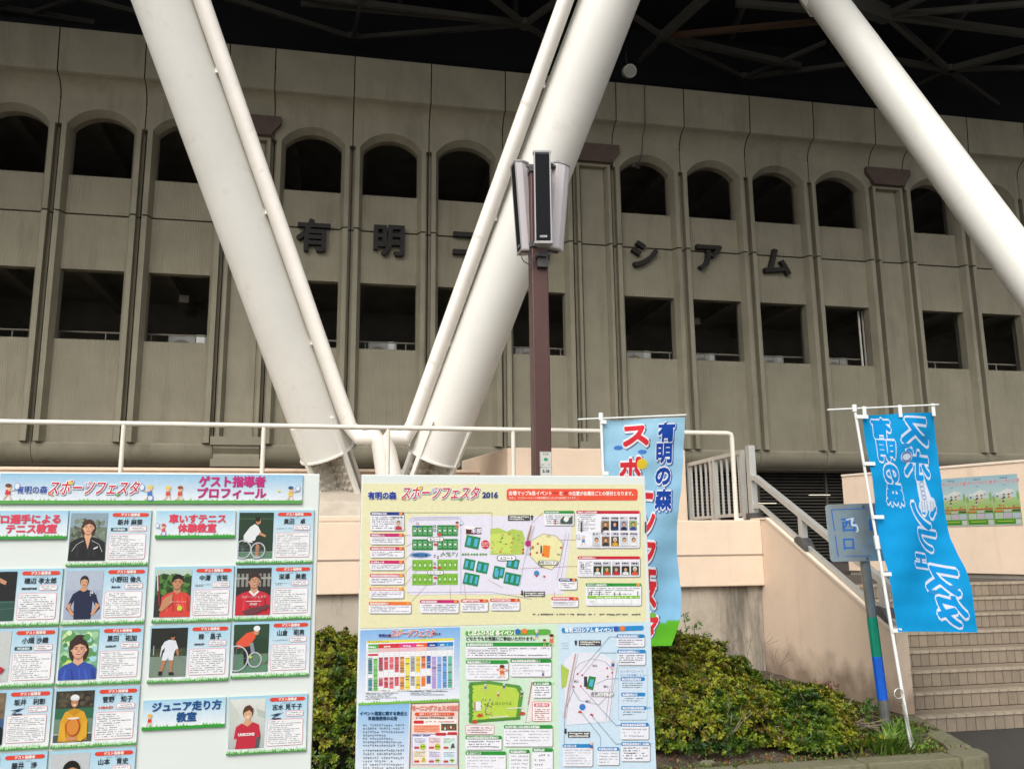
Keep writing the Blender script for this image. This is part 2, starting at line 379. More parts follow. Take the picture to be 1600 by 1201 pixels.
# ------------------------------------------------------------------ ground
g = MB()
g.add([(-400, -400, 0), (400, -400, 0), (400, 400, 0), (-400, 400, 0)], [(0, 1, 2, 3)])
solo('asphalt', g, asphalt, (0, 0, 0), 'dark wet asphalt in front of the stairs', 'ground', kind='structure')
VF = 20.49; UF = -6.62; BW = 1.9; PW = BW*.5624
# ------------------------------------------------------------------ stadium facade
st = thing('stadium_building', (0, VF, 0), 'beige precast concrete arena with rows of arched and square openings', 'building')
bounds = []; x = UF-2*BW
for k in range(-2, 18):
    wd = PW if k in (2, 7, 12, 17) else BW; bounds.append((k, x, wd)); x += wd
U0, U1 = bounds[0][1], x
JZ = 9.3; g_ = .02; FD = -.19
def half_prof(W_, y_back=.0, right=False, sp=.085, fw=.112, gr=.07):
    P = [(.013, y_back), (gr, y_back), (gr, FD), (gr+fw, FD), (gr+fw+sp, 0)]
    return [(W_-a, b) for a, b in P] if right else P
def fins(mb, W_, z0, z1, fm=1, **k):
    for r in (False, True):
        P = half_prof(W_, right=r, **k)
        poly = P+[(P[-1][0], .25), (P[0][0], .25)]
        mb.prism(poly, 2, z0, z1, m=fm)
def regular_lower():
    m = MB(); fins(m, BW, 3.98, JZ-g_)
    a, b = .267, BW-.267
    m.box(a, b, 0, .2, 3.98, 6.32); m.box(a, b, 0, .2, 7.97, JZ-g_)
    return m
def arc(x0, x1, zs, rise, n=18):
    c = x1-x0; R = (c*c/4+rise*rise)/(2*rise); cx = (x0+x1)/2; cz = zs+rise-R; a = math.asin(c/2/R)
    return [(cx+R*math.sin(-a+2*a*i/n), cz+R*math.cos(-a+2*a*i/n)) for i in range(n+1)]
def cove_profile():
    P = [(FD, 12.05)]
    for i in range(1, 9):
        t = math.radians(80)*i/8; P.append((FD-.47*(1-math.cos(t)), 12.05+.50*math.sin(t)))
    P += [(FD-.47*(1-math.cos(math.radians(80)))-.015, 12.56), (-.66, 13.6), (-.2, 13.62)]
    return P
CP = cove_profile()
def cove(m, x0, x1):
    n = len(CP); vs = [(x0, a, b) for a, b in CP]+[(x1, a, b) for a, b in CP]
    m.add(vs, [(i, i+1, n+i+1, n+i) for i in range(n-1)], 1)
    for xx in (x0, x1):   # joint cheeks
        vs = [(xx, a, b) for a, b in CP]+[(xx, a+.12, b) for a, b in CP]; m.add(vs, [(i, i+1, n+i+1, n+i) for i in range(n-1)], 2)
def regular_upper():
    m = MB(); zs = 11.44
    fins(m, BW, JZ+g_, zs)
    a, b = .267, BW-.267
    m.box(a, b, 0, .2, JZ+g_, 10.25)
    o = arc(.182, BW-.182, zs, .42); i_ = arc(a, b, zs-.04, .34)
    n = len(o)
    m.add([(p, FD, q) for p, q in o]+[(p, 0, q) for p, q in i_], [(k, k+1, n+k+1, n+k) for k in range(n-1)], 1)      # splay
    m.add([(p, 0, q) for p, q in i_]+[(p, .22, q) for p, q in i_], [(k, k+1, n+k+1, n+k) for k in range(n-1)], 1)     # reveal
    m.add([(p, FD, q) for p, q in o]+[(p, FD, 12.05) for p, q in o], [(k, k+1, n+k+1, n+k) for k in range(n-1)], 1)   # front above the arch
    for x0, x1 in ((.013, .182), (BW-.182, BW-.013)): m.box(x0, x1, FD, .1, zs, 12.05, 1)
    m.add([(p, .22, q) for p, q in i_]+[(p, .22, 12.3) for p, q in i_], [(k, k+1, n+k+1, n+k) for k in range(n-1)])
    cove(m, .013, BW-.013)
    return m
def base_piece(W_):
    m = MB(); P = [(.25, 3.98), (-.03, 3.98)]
    for i in range(0, 11):
        t = math.pi/2*i/10; P.append((-.07+.52*(1-math.cos(t)) if i else -.07, 3.93-.45*math.sin(t)))
    P += [(.8, 3.47), (.8, 3.98)]
    m.prism(P, 0, .006, W_-.006); return m
def pil_lower():
    m = MB(); kw = dict(sp=.07, fw=.075, gr=.07); fins(m, PW, 4.12, JZ-g_, **kw); m.box(.217, PW-.217, -.03, .2, 4.12, JZ-g_); return m
def pil_upper():
    m = MB(); kw = dict(sp=.07, fw=.075, gr=.07); fins(m, PW, JZ+g_, 11.5, **kw); m.box(.217, PW-.217, -.03, .2, JZ+g_, 11.42)
    m.box(.146, PW-.146, FD, .1, 11.42, 11.52); m.box(.008, PW-.008, FD+.01, .1, 11.5, 12.05); cove(m, .013, PW-.013); return m
def cap_piece():
    e = .16; P = [(-e, 12.0), (-e, 11.84), (-e+.03, 11.78), (-.03, 11.66), (.03, 11.56), (.05, 11.5)]
    Q = P+[(PW-a, b) for a, b in reversed(P)]
    m = MB(); m.prism(Q, 1, FD-.13, FD+.02)
    for xx in (.2, PW-.2): m.prism([(xx+.025*math.cos(t*math.pi/4), 11.9+.025*math.sin(t*math.pi/4)) for t in range(8)], 1, FD-.145, FD-.12)
    return m
def foot_piece():
    m = MB(); m.box(-.03, PW+.03, FD-.08, .2, 3.93, 4.12)
    P = [(FD-.02, 3.93), (FD-.02, 3.86), (FD+.10, 3.74), (FD+.03, 3.66), (FD+.03, 3.62), (.2, 3.62), (.2, 3.93)]
    m.prism(P, 0, .03, PW-.03); m.box(-.02, PW+.02, FD+.01, .3, 3.45, 3.62); return m
ME = {k: f().mesh(k, c, s) for k, f, c, s in (('wall_panel', regular_lower, [conc_rib, conc, black_in], False), ('arch_panel', regular_upper, [conc_rib, conc, black_in], 35), ('base_panel', lambda: base_piece(BW), conc, 35),
      ('pilaster_base_panel', lambda: base_piece(PW), conc, 35), ('pilaster_panel', pil_lower, [conc, conc, black_in], False), ('pilaster_top_panel', pil_upper, [conc, conc, black_in], 35), ('capital', cap_piece, brown_cap, False), ('pilaster_foot', foot_piece, conc, False))}
for k, bx, wd in bounds:
    nm = ('pilaster_panel', 'pilaster_top_panel', 'capital', 'pilaster_foot', 'pilaster_base_panel') if wd == PW else ('wall_panel', 'arch_panel', 'base_panel')
    for q in nm: piece(q, ME[q], st, (bx, 0, 0))
# dark body behind the joints, floors, inner wall
b = MB()
for zz in ((3.5, 6.25), (8.05, 10.2), (12.0, 13.55)): b.box(U0, U1, VF+.26, VF+.5, *zz)
for k, bx, wd in bounds:
    if wd == PW: b.box(bx-.2, bx+wd+.2, VF+.27, VF+.45, 6.2, 12.1)
    else:
        for q in (bx, bx+wd): b.box(q-.2, q+.2, VF+.262, VF+.46, 6.2, 12.1)
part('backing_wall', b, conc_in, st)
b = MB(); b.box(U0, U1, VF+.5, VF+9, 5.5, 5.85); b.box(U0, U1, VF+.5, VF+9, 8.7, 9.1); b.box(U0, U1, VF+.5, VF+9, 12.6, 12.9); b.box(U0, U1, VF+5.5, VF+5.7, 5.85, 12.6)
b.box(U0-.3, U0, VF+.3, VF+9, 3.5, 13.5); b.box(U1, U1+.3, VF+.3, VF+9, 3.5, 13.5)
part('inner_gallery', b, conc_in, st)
for k, bx, wd in bounds:
    if wd != PW:
        for zb_ in (8.35, 12.25): b = MB(); b.box(bx+.2, bx+.45, VF+.5, VF+5.5, zb_, zb_+.35); part('gallery_beam', b, conc_in, st)
        if k % 3 == 1: b = MB(); b.box(bx+.7, bx+1.6, VF+5.44, VF+5.5, 5.85, 7.9); part('gallery_door', b, mat('grey gallery door', rl(.2, .2, .19), .5, .1), st)
        if k % 4 == 1 or k == 12: b = MB(); b.box(bx+.75, bx+.98, VF+1.2, VF+1.3, 7.62, 7.8); part('ceiling_sign', b, conc_in, st)
# railing behind the lower openings
b = MB()
for zz in (6.42, 6.62): b.tube([(U0, VF+.55, zz), (U1, VF+.55, zz)], .022, 6)
xx = U0
while xx < U1: b.tube([(xx, VF+.55, 5.85), (xx, VF+.55, 6.62)], .016, 6); xx += 1.0
part('gallery_rail', b, conc_in, st)
# ground storey: louvre screen under the bulge
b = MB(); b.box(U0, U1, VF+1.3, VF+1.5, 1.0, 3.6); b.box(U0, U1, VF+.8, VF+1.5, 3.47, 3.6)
part('louvre_shade_backing', b, black_in, st)  # black backing stands in for the deep shade behind the louvres
b = MB(); z = 1.2
while z < 3.45:
    b.add([(3.0, VF+.82, z), (U1, VF+.82, z), (U1, VF+.90, z+.035), (3.0, VF+.90, z+.035)], [(0, 1, 2, 3)]); b.box(3.0, U1, VF+.81, VF+.822, z-.014, z); z += .085
part('louvre_screen', b, mat('louvre metal', rl(.075, .068, .055), .5, .2, 3), st, kind='stuff')
b = MB()
for q in range(3, 22, 2): b.box(q, q+.05, VF+.78, VF+.86, 1.16, 3.5)
part('louvre_post', b, mat('louvre metal', rl(.1, .09, .075), .5, .2, 3), st)
lampm = mat('lit fluorescent tube', rl(.9, .85, .7), .5, 0); lampm.node_tree.nodes['Principled BSDF'].inputs['Emission Color'].default_value = (1, .9, .7, 1); lampm.node_tree.nodes['Principled BSDF'].inputs['Emission Strength'].default_value = .45
for (xa, xb, yy) in ((1184, 1213, 786), (1264, 1297, 773)):
    p, q = onv(xa, yy, VF+.76), onv(xb, yy, VF+.76); b = MB(); b.tube([p, q], .013, 8); part('light_tube', b, lampm, st)
# dark bronze letters
for ch, px, py in (('有', 490, 368), ('明', 608, 375), ('コ', 727, 380), ('ロ', 838, 385), ('シ', 1007, 397), ('ア', 1108, 401), ('ム', 1213, 409)):
    u, _, z = onv(px, py, VF-.1); uv, tris, ed, x0, x1 = glyph(ch); H = .84
    cx = (x0+x1)/2; P = [((p[0]-cx)*H, (p[1]-.38)*H) for p in uv]; mb = MB()
    def slab(pts, y0, y1):
        n = len(pts); mb.add([(u+a, y0, z+c) for a, c in pts]+[(u+a, y1, z+c) for a, c in pts], [tuple(range(n)), tuple(range(2*n-1, n-1, -1))]+[(i, (i+1) % n, n+(i+1) % n, n+i) for i in range(n)])
    for t in tris: slab([P[i] for i in t], VF-.16, VF-.02)
    for j, (a, c) in enumerate(ed):
        A, B = P[a], P[c]; d = math.dist(A, B)
        if d < 1e-6: continue
        tx, ty = (B[0]-A[0])/d, (B[1]-A[1])/d; h = .024; e = h*.8
        slab([(A[0]-tx*e-ty*h, A[1]-ty*e+tx*h), (A[0]-tx*e+ty*h, A[1]-ty*e-tx*h), (B[0]+tx*e+ty*h, B[1]+ty*e-tx*h), (B[0]+tx*e-ty*h, B[1]+ty*e+tx*h)], VF-.161-(j % 7)*.0006, VF-.021)
    part('sign_letter', mb, bronze, st)
# air conditioners on the gallery
AC = [(262, 325, 533), (575, 620, 546), (805, 860, 553), (977, 1018, 559), (1085, 1118, 563), (1190, 1225, 567), (1293, 1325, 571)]
acs = [('leftmost air conditioner casing seen through the lower openings, left of the left tube', 0)]
lab = ['air conditioner behind the lower opening left of the big left tube', 'air conditioner behind the lower opening between the two leaning tubes', 'air conditioner behind the lower opening just left of the brown speaker pole',
       'air conditioner below the first letter right of the brown speaker pole', 'air conditioner below the next to last letter of the row', 'air conditioner below the very last letter of the row', 'air conditioner behind the last square opening before the right pilaster']
acme = None
for (xa, xb, yb), lb in zip(AC, lab):
    p, q = onv(xa, yb, VF+1.0), onv(xb, yb, VF+1.0); u = (p[0]+q[0])/2; base = (u, VF+1.0, 5.85)
    t = thing('air_conditioner', base, lb, 'air conditioner', 'air conditioners standing behind the lower openings')
    wd = q[0]-p[0]; b = MB(); b.box(u-wd/2, u+wd/2, VF+1, VF+1.3, 5.9, 6.74); part('casing', b, ac_m, t, bevel=.02)
    b = MB(); b.tube([(u-wd*.15, VF+.995, 6.4), (u-wd*.15, VF+.97, 6.4)], .22, 20); part('fan_grille', b, conc_in, t)
    b = MB(); b.box(u+wd*.2, u+wd*.42, VF+.985, VF+.999, 6.55, 6.75); part('name_plate', b, alu, t)
# hanging curtain strips in the last opening before the right pilaster
for i, px in enumerate((1341, 1347, 1352)):
    p = onv(px, 490, VF+.4); b = MB(); b.box(p[0]-.02, p[0]+.02, VF+.38, VF+.42, 6.3, 7.97); part('gallery_pipe', b, pipe_w, st)
# ------------------------------------------------------------------ canopy roof
rf = thing('canopy_roof', (4, 18, 16), 'dark steel space frame roof over the arena wall', 'roof')
b = MB(); b.box(-45, 60, 8.6, 42, 16.4, 16.6); part('roof_deck', b, roof_m, rf)  # deck height and unseen front edge set to shade the facade
b = MB()
b.box(-45, 60, 21.6, 21.9, 13.4, 16.4); part('closing_wall', b, roof_m, rf)
def rp(x, y, z=14.9): return onz(x, y, z)
nodes = dict(A=(1035, 57), B=(1385, 24), C=(1482, 109), D=(1162, 122), E=(820, 38), F=(552, 60), G=(1250, 100), H=(930, 112))
mem = [('A', 'B', 1, .16), ('A', (1250, 104), 0, .2), ('A', 'D', 0, .14), ('D', (1290, 66), 0, .12), ('D', (1330, 100), 0, .14), ('B', 'C', 0, .18), ('B', (1640, 58), 0, .2), ('B', (1150, 5), 0, .18), ('B', (1620, 5), 0, .15),
       ('B', (1480, -20), 0, .15), ('B', (1340, -12), 0, .16), ('C', (1640, 66), 0, .2), ('C', (1640, 105), 0, .14), ('C', (1560, 165), 0, .16), ('C', (1340, 85), 0, .18), ('C', (1400, 150), 0, .1),
       ('A', (1110, -12), 0, .24), ('A', (1000, 95), 0, .14), ('E', 'F', 0, .14), ('E', (480, -6), 0, .16), ('E', (470, 6), 0, .12), ('E', (760, -10), 0, .15), ('E', (900, -20), 0, .16), ('F', (340, -8), 0, .15), ('F', (566, -10), 0, .13),
       ('A', (960, 5), 0, .14), ('E', 'H', 0, .14), ('H', (900, 60), 0, .12), (( 0, 12), (215, 48), 0, .16), ((60, -20), (215, 20), 0, .14), ((140, -10), (20, 30), 0, .12), (( -60, 20), (60, -20), 0, .14)]
for a, b_, m_, wd in mem:
    pa = nodes.get(a, a); pb = nodes.get(b_, b_); P, Q = rp(*pa), rp(*pb); b = MB(); b.bar(P, Q, wd*.7, wd*.9)
    part('truss_member', b, truss_b if m_ else truss_m, rf)
for k in 'ABCDEF':
    P = rp(*nodes[k]); b = MB(); b.prism([(P[0]+.17*math.cos(i*math.pi/4), P[1]+.17*math.sin(i*math.pi/4)) for i in range(8)], 2, P[2]-.09, P[2]+.09); part('truss_node', b, truss_m, rf)
# upper chords further up in the dark
for i in range(14):
    b = MB(); u = -14+i*3.2; b.bar((u, 10, 16.1), (u+2.5, 21, 16.1), .12, .2); part('purlin', b, truss_m, rf)
lp = onz(981, 116, 14.2)
t = thing('floodlight', lp, 'round pale lamp hanging under the dark roof edge', 'lamp')
b = MB(); b.tube([(lp[0], lp[1]-.02, lp[2]+.05), (lp[0], lp[1]-.2, lp[2]-.02)], .18, 24); part('lamp_head', b, pipe_w, t, 40)
b = MB(); b.tube([(lp[0], lp[1]-.205, lp[2]-.021), (lp[0], lp[1]-.215, lp[2]-.025)], .15, 24); part('lens', b, mat('frosted lens', rl(.55, .55, .5), .2, .1, 9), t)
b = MB(); b.tube([(lp[0], lp[1], lp[2]), (lp[0], lp[1]+.1, 14.9)], .02, 6); part('bracket', b, dark_m, t)
# cable down the cornice to the small bullet camera at the arch
b = MB(); pts = [onv(x_, y_, VF+o) for x_, y_, o in ((1007, 133, -.7), (1008, 196, -.7), (1004, 215, -.45), (1003, 236, -.22), (998, 256, -.22), (994, 260, -.1))]
b.tube(pts, .012, 6); cb = solo('hanging_cable', b, dark_m, pts[0], 'thin cable running down the cornice above the arch beside the capital', 'cable')
p = onv(993, 261, VF-.15); b = MB(); b.tube([(p[0]-.09, p[1]-.1, p[2]), (p[0]+.09, p[1]+.05, p[2])], .05, 12); solo('security_camera', b, dark_m, p, 'small dark bullet camera hanging at the crown of an arched opening', 'camera', smooth=40)
# ------------------------------------------------------------------ leaning steel tubes
def V3(p): return Vector(p)
def leaning_tube(name, bot, top, r, label, stub=.80, tw=.6, flip=1, fins_=True, z_end=16.0):
    bot, top = V3(bot), V3(top); ax = (top-bot).normalized(); end = bot+ax*((z_end-bot.z)/ax.z)
    base = bot-ax*stub; t = thing(name, tuple(base), label, 'steel column', 'large leaning tubes carrying the roof')
    b = MB(); b.tube([bot, bot+(end-bot)*.5, end], r, 48); part('tube', b, tube_w, t, 40)
    b = MB(); b.tube([bot-ax*.022, bot], r+.02, 40); part('rim_plate', b, tube_w, t, 40)
    if stub:
        yy0 = Vector((math.sin(tw), -math.cos(tw), 0)); y = (yy0-ax*yy0.dot(ax)).normalized(); x = ax.cross(y).normalized(); q = base
        for k, (dx) in enumerate((x, y)):
            b = MB(); b.bar(q, bot-ax*.03, .05, 2*r*.93, up=(dx.x, dx.y, dx.z)); part('cross_plate', b, plate_m, t)
        b = MB()
        for sx in (-1, 1):
            for i in range(7):
                for j in range(3):
                    pz = bot-ax*(.10+i*.105); w_ = r*(.22+.27*j)
                    for (e1, e2) in ((x, y), (y, x)):
                        for s2 in (-1, 1):
                            c = pz+e1*sx*w_+e2*s2*.026; b.tube([c, c+e2*s2*.026], .028, 6)
        part('bolts', b, plate_m, t, kind='stuff')
        # long stiffener fins on the tube near the rim
        for dx in (y, x, -x):
            b = MB(); b.bar(bot-ax*stub+dx*(r*.93+.01), bot+ax*.5+dx*(r+.01), .055, .05, up=(dx.x, dx.y, dx.z)); part('stiffener', b, tube_w, t)
    return t, bot, ax, end
R_ = .355
T1 = leaning_tube('steel_column', ondep(511, 706, 11.5), ondep(256, 0, 10.05), R_, 'left leaning white steel tube of the V, rising behind the profile board', tw=.62)
T2 = leaning_tube('steel_column', ondep(679, 710, 11.5), ondep(952, 0, 10.5), R_, 'middle leaning white steel tube rising behind the speaker pole', tw=-.62)
a, c = Vector(ondep(1290, 0, 17.5)), Vector(ondep(1602, 425, 13.8)); dd = (c-a)
bt = c+dd*((2.9-c.z)/dd.z)
t3 = thing('steel_column', tuple(bt), 'right white steel tube slanting down to the right edge, smooth with no pipe', 'steel column', 'large leaning tubes carrying the roof')
b = MB(); b.tube([bt, c, a], .36, 48); part('tube', b, tube_w, t3, 40)
b = MB(); b.tube([a, a-dd.normalized()*.5], .42, 8); part('end_socket', b, tube_w, t3, 30)
b = MB(); b.bar(a-dd.normalized()*.4, Vector(rp(1385, 24)), .25, .4); part('node_strut', b, truss_m, t3)
# drain pipes beside the tubes
def drain(pts, r, label, clip_ax):
    base = pts[-1]; t = thing('drain_pipe', base, label, 'pipe', 'white drain pipes beside the leaning tubes')
    top = Vector(pts[0]); q = Vector(pts[1]); up = (top-q).normalized(); end = q+up*((15.9-q.z)/up.z)
    b = MB(); b.tube([end]+[Vector(p) for p in pts[1:]], r, 24); part('pipe', b, pipe_w, t, 50)
    for d in (.9, 2.6, 4.3, 6.0):
        c_ = q+up*d; b = MB(); b.tube([c_-up*.03, c_+up*.012], r+.003, 24); part('joint_ring', b, pipe_w, t, 40)
        b = MB(); b.bar(c_+up*.25, c_+up*.25+Vector(clip_ax)*.12, .03, .07); part('clip', b, pipe_w, t)
P1 = [ondep(315, 0, 9.95), ondep(545, 664, 11.25), ondep(563, 684, 11.2), ondep(588, 683, 11.1), ondep(592, 690, 11.08), ondep(607, 800, 11.05)]
P2 = [ondep(884, 0, 10.3), ondep(645, 664, 11.25), ondep(632, 684, 11.2), ondep(608, 683, 11.15), ondep(603, 690, 11.12), ondep(630, 800, 11.1)]
drain(P1, .096, 'slim white drain pipe on the right flank of the left tube, elbow at its foot', (-1, 0, 0))
drain(P2, .096, 'slim white drain pipe on the left flank of the middle tube', (1, 0, 0))
# ------------------------------------------------------------------ pedestal, terrace parapet, block
b = MB()
q1 = T1[1]-T1[2]*.80; q2 = T2[1]-T2[2]*.80
b.add([(q1.x-.5, 10.7, 1.2), (q2.x+.5, 10.7, 1.2), (q2.x+.5, 12.3, 1.2), (q1.x-.5, 12.3, 1.2), (q1.x-.34, 11.2, q1.z+.02), (q2.x+.34, 11.0, q2.z+.02), (q2.x+.34, 11.9, q2.z+.25), (q1.x-.34, 12.0, q1.z+.25)],
      [(0, 3, 2, 1), (4, 5, 6, 7), (0, 1, 5, 4), (1, 2, 6, 5), (2, 3, 7, 6), (3, 0, 4, 7)])
solo('column_pedestal', b, mat('pale pedestal concrete', rl(.50, .44, .36), .9, .08, 2, .3, 40, dirt=('6d6252', .5, .75, 1.6, .5)), (.5, 11.2, 1.2), 'pale concrete pedestal under the meeting feet of the two leaning tubes', 'pedestal', bevel=.03)
b = MB(); b.box(-14, 2.35, 12.6, 12.8, 1.2, 2.70); b.box(-14, 2.36, 12.57, 12.83, 2.70, 2.74)
solo('terrace_parapet', b, cream, (-5, 12.7, 1.2), 'long cream rendered parapet behind the tube feet', 'parapet wall')
b = MB(); b.prism([(2.27, 11.5), (4.86, 11.5), (4.86, 12.3), (2.9, 13.4), (1.9, 13.4)], 2, 1.2, 2.955)
solo('cream_block', b, cream, (3.5, 11.5, 1.2), 'cream rendered wall block behind the light blue flag', 'wall', bevel=.02)
b = MB(); b.box(-14, 4.95, 9.5, 20.3, 1.0, 1.2); solo('terrace', b, grey_w, (-4, 9.5, 1.0), 'raised terrace floor behind the planter wall', 'terrace', kind='structure')
# ------------------------------------------------------------------ front wall of the terrace, flank wall, stairs
wl = thing('planter_wall', (0, 9.35, 0), 'cream rendered wall band over stained grey concrete, behind the hedge', 'wall')
b = MB(); b.box(-14, 4.85, 9.35, 9.6, 1.155, 1.90); b.box(-14, 1.5, 9.352, 9.6, 1.90, 1.965); part('rendered_band', b, cream, wl, bevel=.012)
b = MB(); b.box(-14, 4.852, 9.342, 9.36, 1.50, 1.514); part('groove_shade', b, mat('painted groove shade', rl(.33, .26, .20), .9, 0), wl)  # groove not cut; its shade is a darker strip on the band face
b = MB(); b.box(-14, 4.84, 9.43, 9.55, -.2, 1.156); part('concrete_base', b, grey_w, wl)
fw = thing('stair_flank_wall', (4.85, 7.0, 0), 'cream sloping wall beside the stairs with a pale coping', 'wall')
b = MB(); b.prism([(7.0, .16), (9.6, .16), (9.6, 1.90), (9.22, 1.90), (7.08, .87), (7.0, .87)], 0, 4.85, 4.97); part('rendered_wall', b, cream, fw, bevel=.008)
b = MB(); b.prism([(6.99, .872), (7.085, .872), (9.222, 1.902), (9.6, 1.902), (9.6, 1.925), (9.212, 1.925), (7.075, .897), (6.99, .897)], 0, 4.838, 4.975); part('coping', b, cream_s, fw)
b = MB(); b.box(4.87, 4.97, 7.04, 9.5, -.2, .161); part('footing', b, grey_w, fw)
# stairs
RI, TR, V0s, UR = .145, .268, 7.0, 8.6
sf = thing('staircase', (5, V0s, 0), 'brown tiled outdoor stairs rising to the arena', 'stairs')
b = MB()
for k in range(8): b.box(4.97, UR, V0s+k*TR+.012, V0s+(k+1)*TR+.4, -.1 if k == 0 else k*RI-.05, (k+1)*RI-.012)
b.box(4.97, UR+3, V0s+8*TR, VF+.9, .9, 8*RI); part('stair_body', b, grout, sf)
tl = MB().box(.003, .094, 0, .014, .004, RI-.027).mesh('riser_tile', tile_m); tn = MB().box(.003, .094, -.012, .06, RI-.023, RI).mesh('nosing_tile', nose_m); tt = MB().box(.003, .094, .063, TR-.016, RI-.02, RI-.0015).mesh('tread_tile', tile_m)
for k in range(8):
    n = int((UR-4.975)/.097)
    for i in range(n):
        o = (4.975+i*.097-5, k*TR+random.uniform(-.0012, .0012), k*RI)
        piece('riser_tile', tl, sf, o); piece('nosing_tile', tn, sf, o)
b = MB()
for k in range(8):
    for i in range(n): b.box(4.975+i*.097, 5.066+i*.097, V0s+k*TR+.063, V0s+(k+1)*TR-.004, (k+1)*RI-.02, (k+1)*RI-.0015)
part('tread_tiles', b, tile_m, sf, kind='stuff')
# wall with posters right of the stairs
pa, pb = Vector(ondep(1475, 734, 11.6)), Vector(ondep(1600, 715, 10.75)); dv = (pb-pa); dv.z = 0; dv.normalize()
ps = pa-dv*1.6; pe = pa+dv*4.2; nv = Vector((dv.y, -dv.x, 0)); nv = nv if nv.dot(Vector((-1, -1, 0))) > 0 else -nv
pw_ = thing('poster_wall', (ps.x, ps.y, 1.2), 'cream wall at the top of the stairs carrying three posters', 'wall')
zt = 2.60
def wbox(mb, z0, z1, o0, o1): 
    A = [ps+nv*o0, pe+nv*o0, pe+nv*o1, ps+nv*o1]; mb.add([(p.x, p.y, z) for z in (z0, z1) for p in A], [(0, 1, 2, 3), (7, 6, 5, 4), (0, 4, 5, 1), (1, 5, 6, 2), (2, 6, 7, 3), (3, 7, 4, 0)])
b = MB(); wbox(b, 1.22, zt, -.2, 0); part('rendered_wall', b, cream, pw_)
b = MB(); wbox(b, 1.0, 1.23, -.2, -.03); part('dark_plinth', b, conc_in, pw_)
b = MB(); wbox(b, zt, zt+.03, -.22, .015); part('coping', b, cream_s, pw_)
# ------------------------------------------------------------------ guard rail on the wall
gr = thing('guard_rail', (0, 9.45, 1.9), 'cream painted pipe guard rail along the top of the wall', 'railing')
GV = 9.45; ur = onv(1143, 676, GV)[0]; ZR = 2.925
b = MB(); b.tube([(-14, GV, ZR-.01), (0, GV, ZR), (ur-.05, GV, ZR), (ur-.012, GV, ZR-.015), (ur, GV, ZR-.05), (ur+.0, GV, 1.9)], .027, 14); part('top_rail', b, rail_w, gr, 60)
u = -2.196-1.36*6
for px in (191, 411, 606, 802):
    u = onv(px, 700, GV)[0]; b = MB(); b.tube([(u, GV, 1.9), (u, GV, ZR-.02)], .024, 12); part('post', b, rail_w, gr, 40)
for k in range(1, 7):
    b = MB(); b.tube([(-2.196-1.38*k, GV, 1.9), (-2.196-1.38*k, GV, ZR-.02)], .024, 12); part('post', b, rail_w, gr, 40)
for px in (411, 1150):
    u = onv(px, 700, GV)[0]; b = MB(); b.tube([(u, GV, 1.9), (u, GV, 1.925)], .045, 16); part('post_flange', b, rail_w, gr)
# ------------------------------------------------------------------ slat fence at the landing
uf = 4.915; fz0, fz1 = 1.95, 2.72
gt = thing('slat_gate', (uf, 10, 1.9), 'grey aluminium slat fence beside the landing, behind the rail end', 'fence')
vA, vB = 9.78, 11.55
def gu(v): return 4.885+(v-9.7)*.015
b = MB(); b.bar((gu(vA), vA, fz1+.02), (gu(vB), vB, fz1+.02), .05, .05); part('top_bar', b, alu, gt)
b = MB(); b.bar((gu(vA), vA, fz0+.03), (gu(vB), vB, fz0+.03), .03, .04); part('bottom_bar', b, alu, gt)
for v in (vA+.03, 10.62, 10.74, vB-.03):
    b = MB(); b.box(gu(v)-.025, gu(v)+.025, v-.03, v+.03, fz0-.03, fz1); part('frame_post', b, alu, gt)
v = vA+.13
while v < vB-.1:
    if abs(v-10.68) > .1:
        b = MB(); b.box(gu(v)-.013, gu(v)+.013, v-.010, v+.010, fz0+.04, fz1); part('slat', b, alu, gt)
    v += .17
# ------------------------------------------------------------------ stair handrail
hr = thing('stair_handrail', (4.92, 8, 1), 'grey aluminium stair handrail with a lower rail running down the sloping wall', 'handrail')
uh = 4.90; sl = (1.90-.87)/(9.22-7.08)
def hz(v): return 1.90+(v-9.22)*sl
vp = 9.62
b = MB(); b.box(uh-.03, uh+.05, vp-.04, vp+.06, 1.95, 2.80); part('main_post', b, alu, hr, bevel=.004)
b = MB(); b.box(uh-.06, uh+.08, vp-.08, vp+.09, 1.925, 1.99); part('post_shoe', b, dark_m, hr, bevel=.01)
top = [(uh, vp, 2.40), (uh, 9.5, 2.40), (uh, 6.98, 2.40-(9.5-6.98)*sl)]
b = MB(); b.bar(top[0], top[1], .065, .065); b.bar(top[1], top[2], .065, .065); part('upper_rail', b, alu, hr, bevel=.006)
lo = [(uh, vp, 2.06), (uh, 9.42, 2.06), (uh, 6.98, 2.06-(9.42-6.98)*sl)]
b = MB(); b.bar(lo[0], lo[1], .04, .045); b.bar(lo[1], lo[2], .04, .045); part('lower_rail', b, alu, hr, bevel=.004)
for v in (8.52, 7.20):
    zt_ = 2.40-(9.5-v)*sl; zb = hz(v)
    b = MB(); b.box(uh-.035, uh+.035, v-.035, v+.035, zb+.03, zt_-.02); part('post', b, alu, hr, bevel=.004)
    b = MB(); b.prism([(v-.12, zb-.02), (v+.10, zb+.09), (v+.10, zb+.12), (v+.04, zb+.14), (v-.05, zb+.12), (v-.12, zb+.02)], 0, uh-.06, uh+.06); part('post_shoe', b, dark_m, hr, bevel=.008)
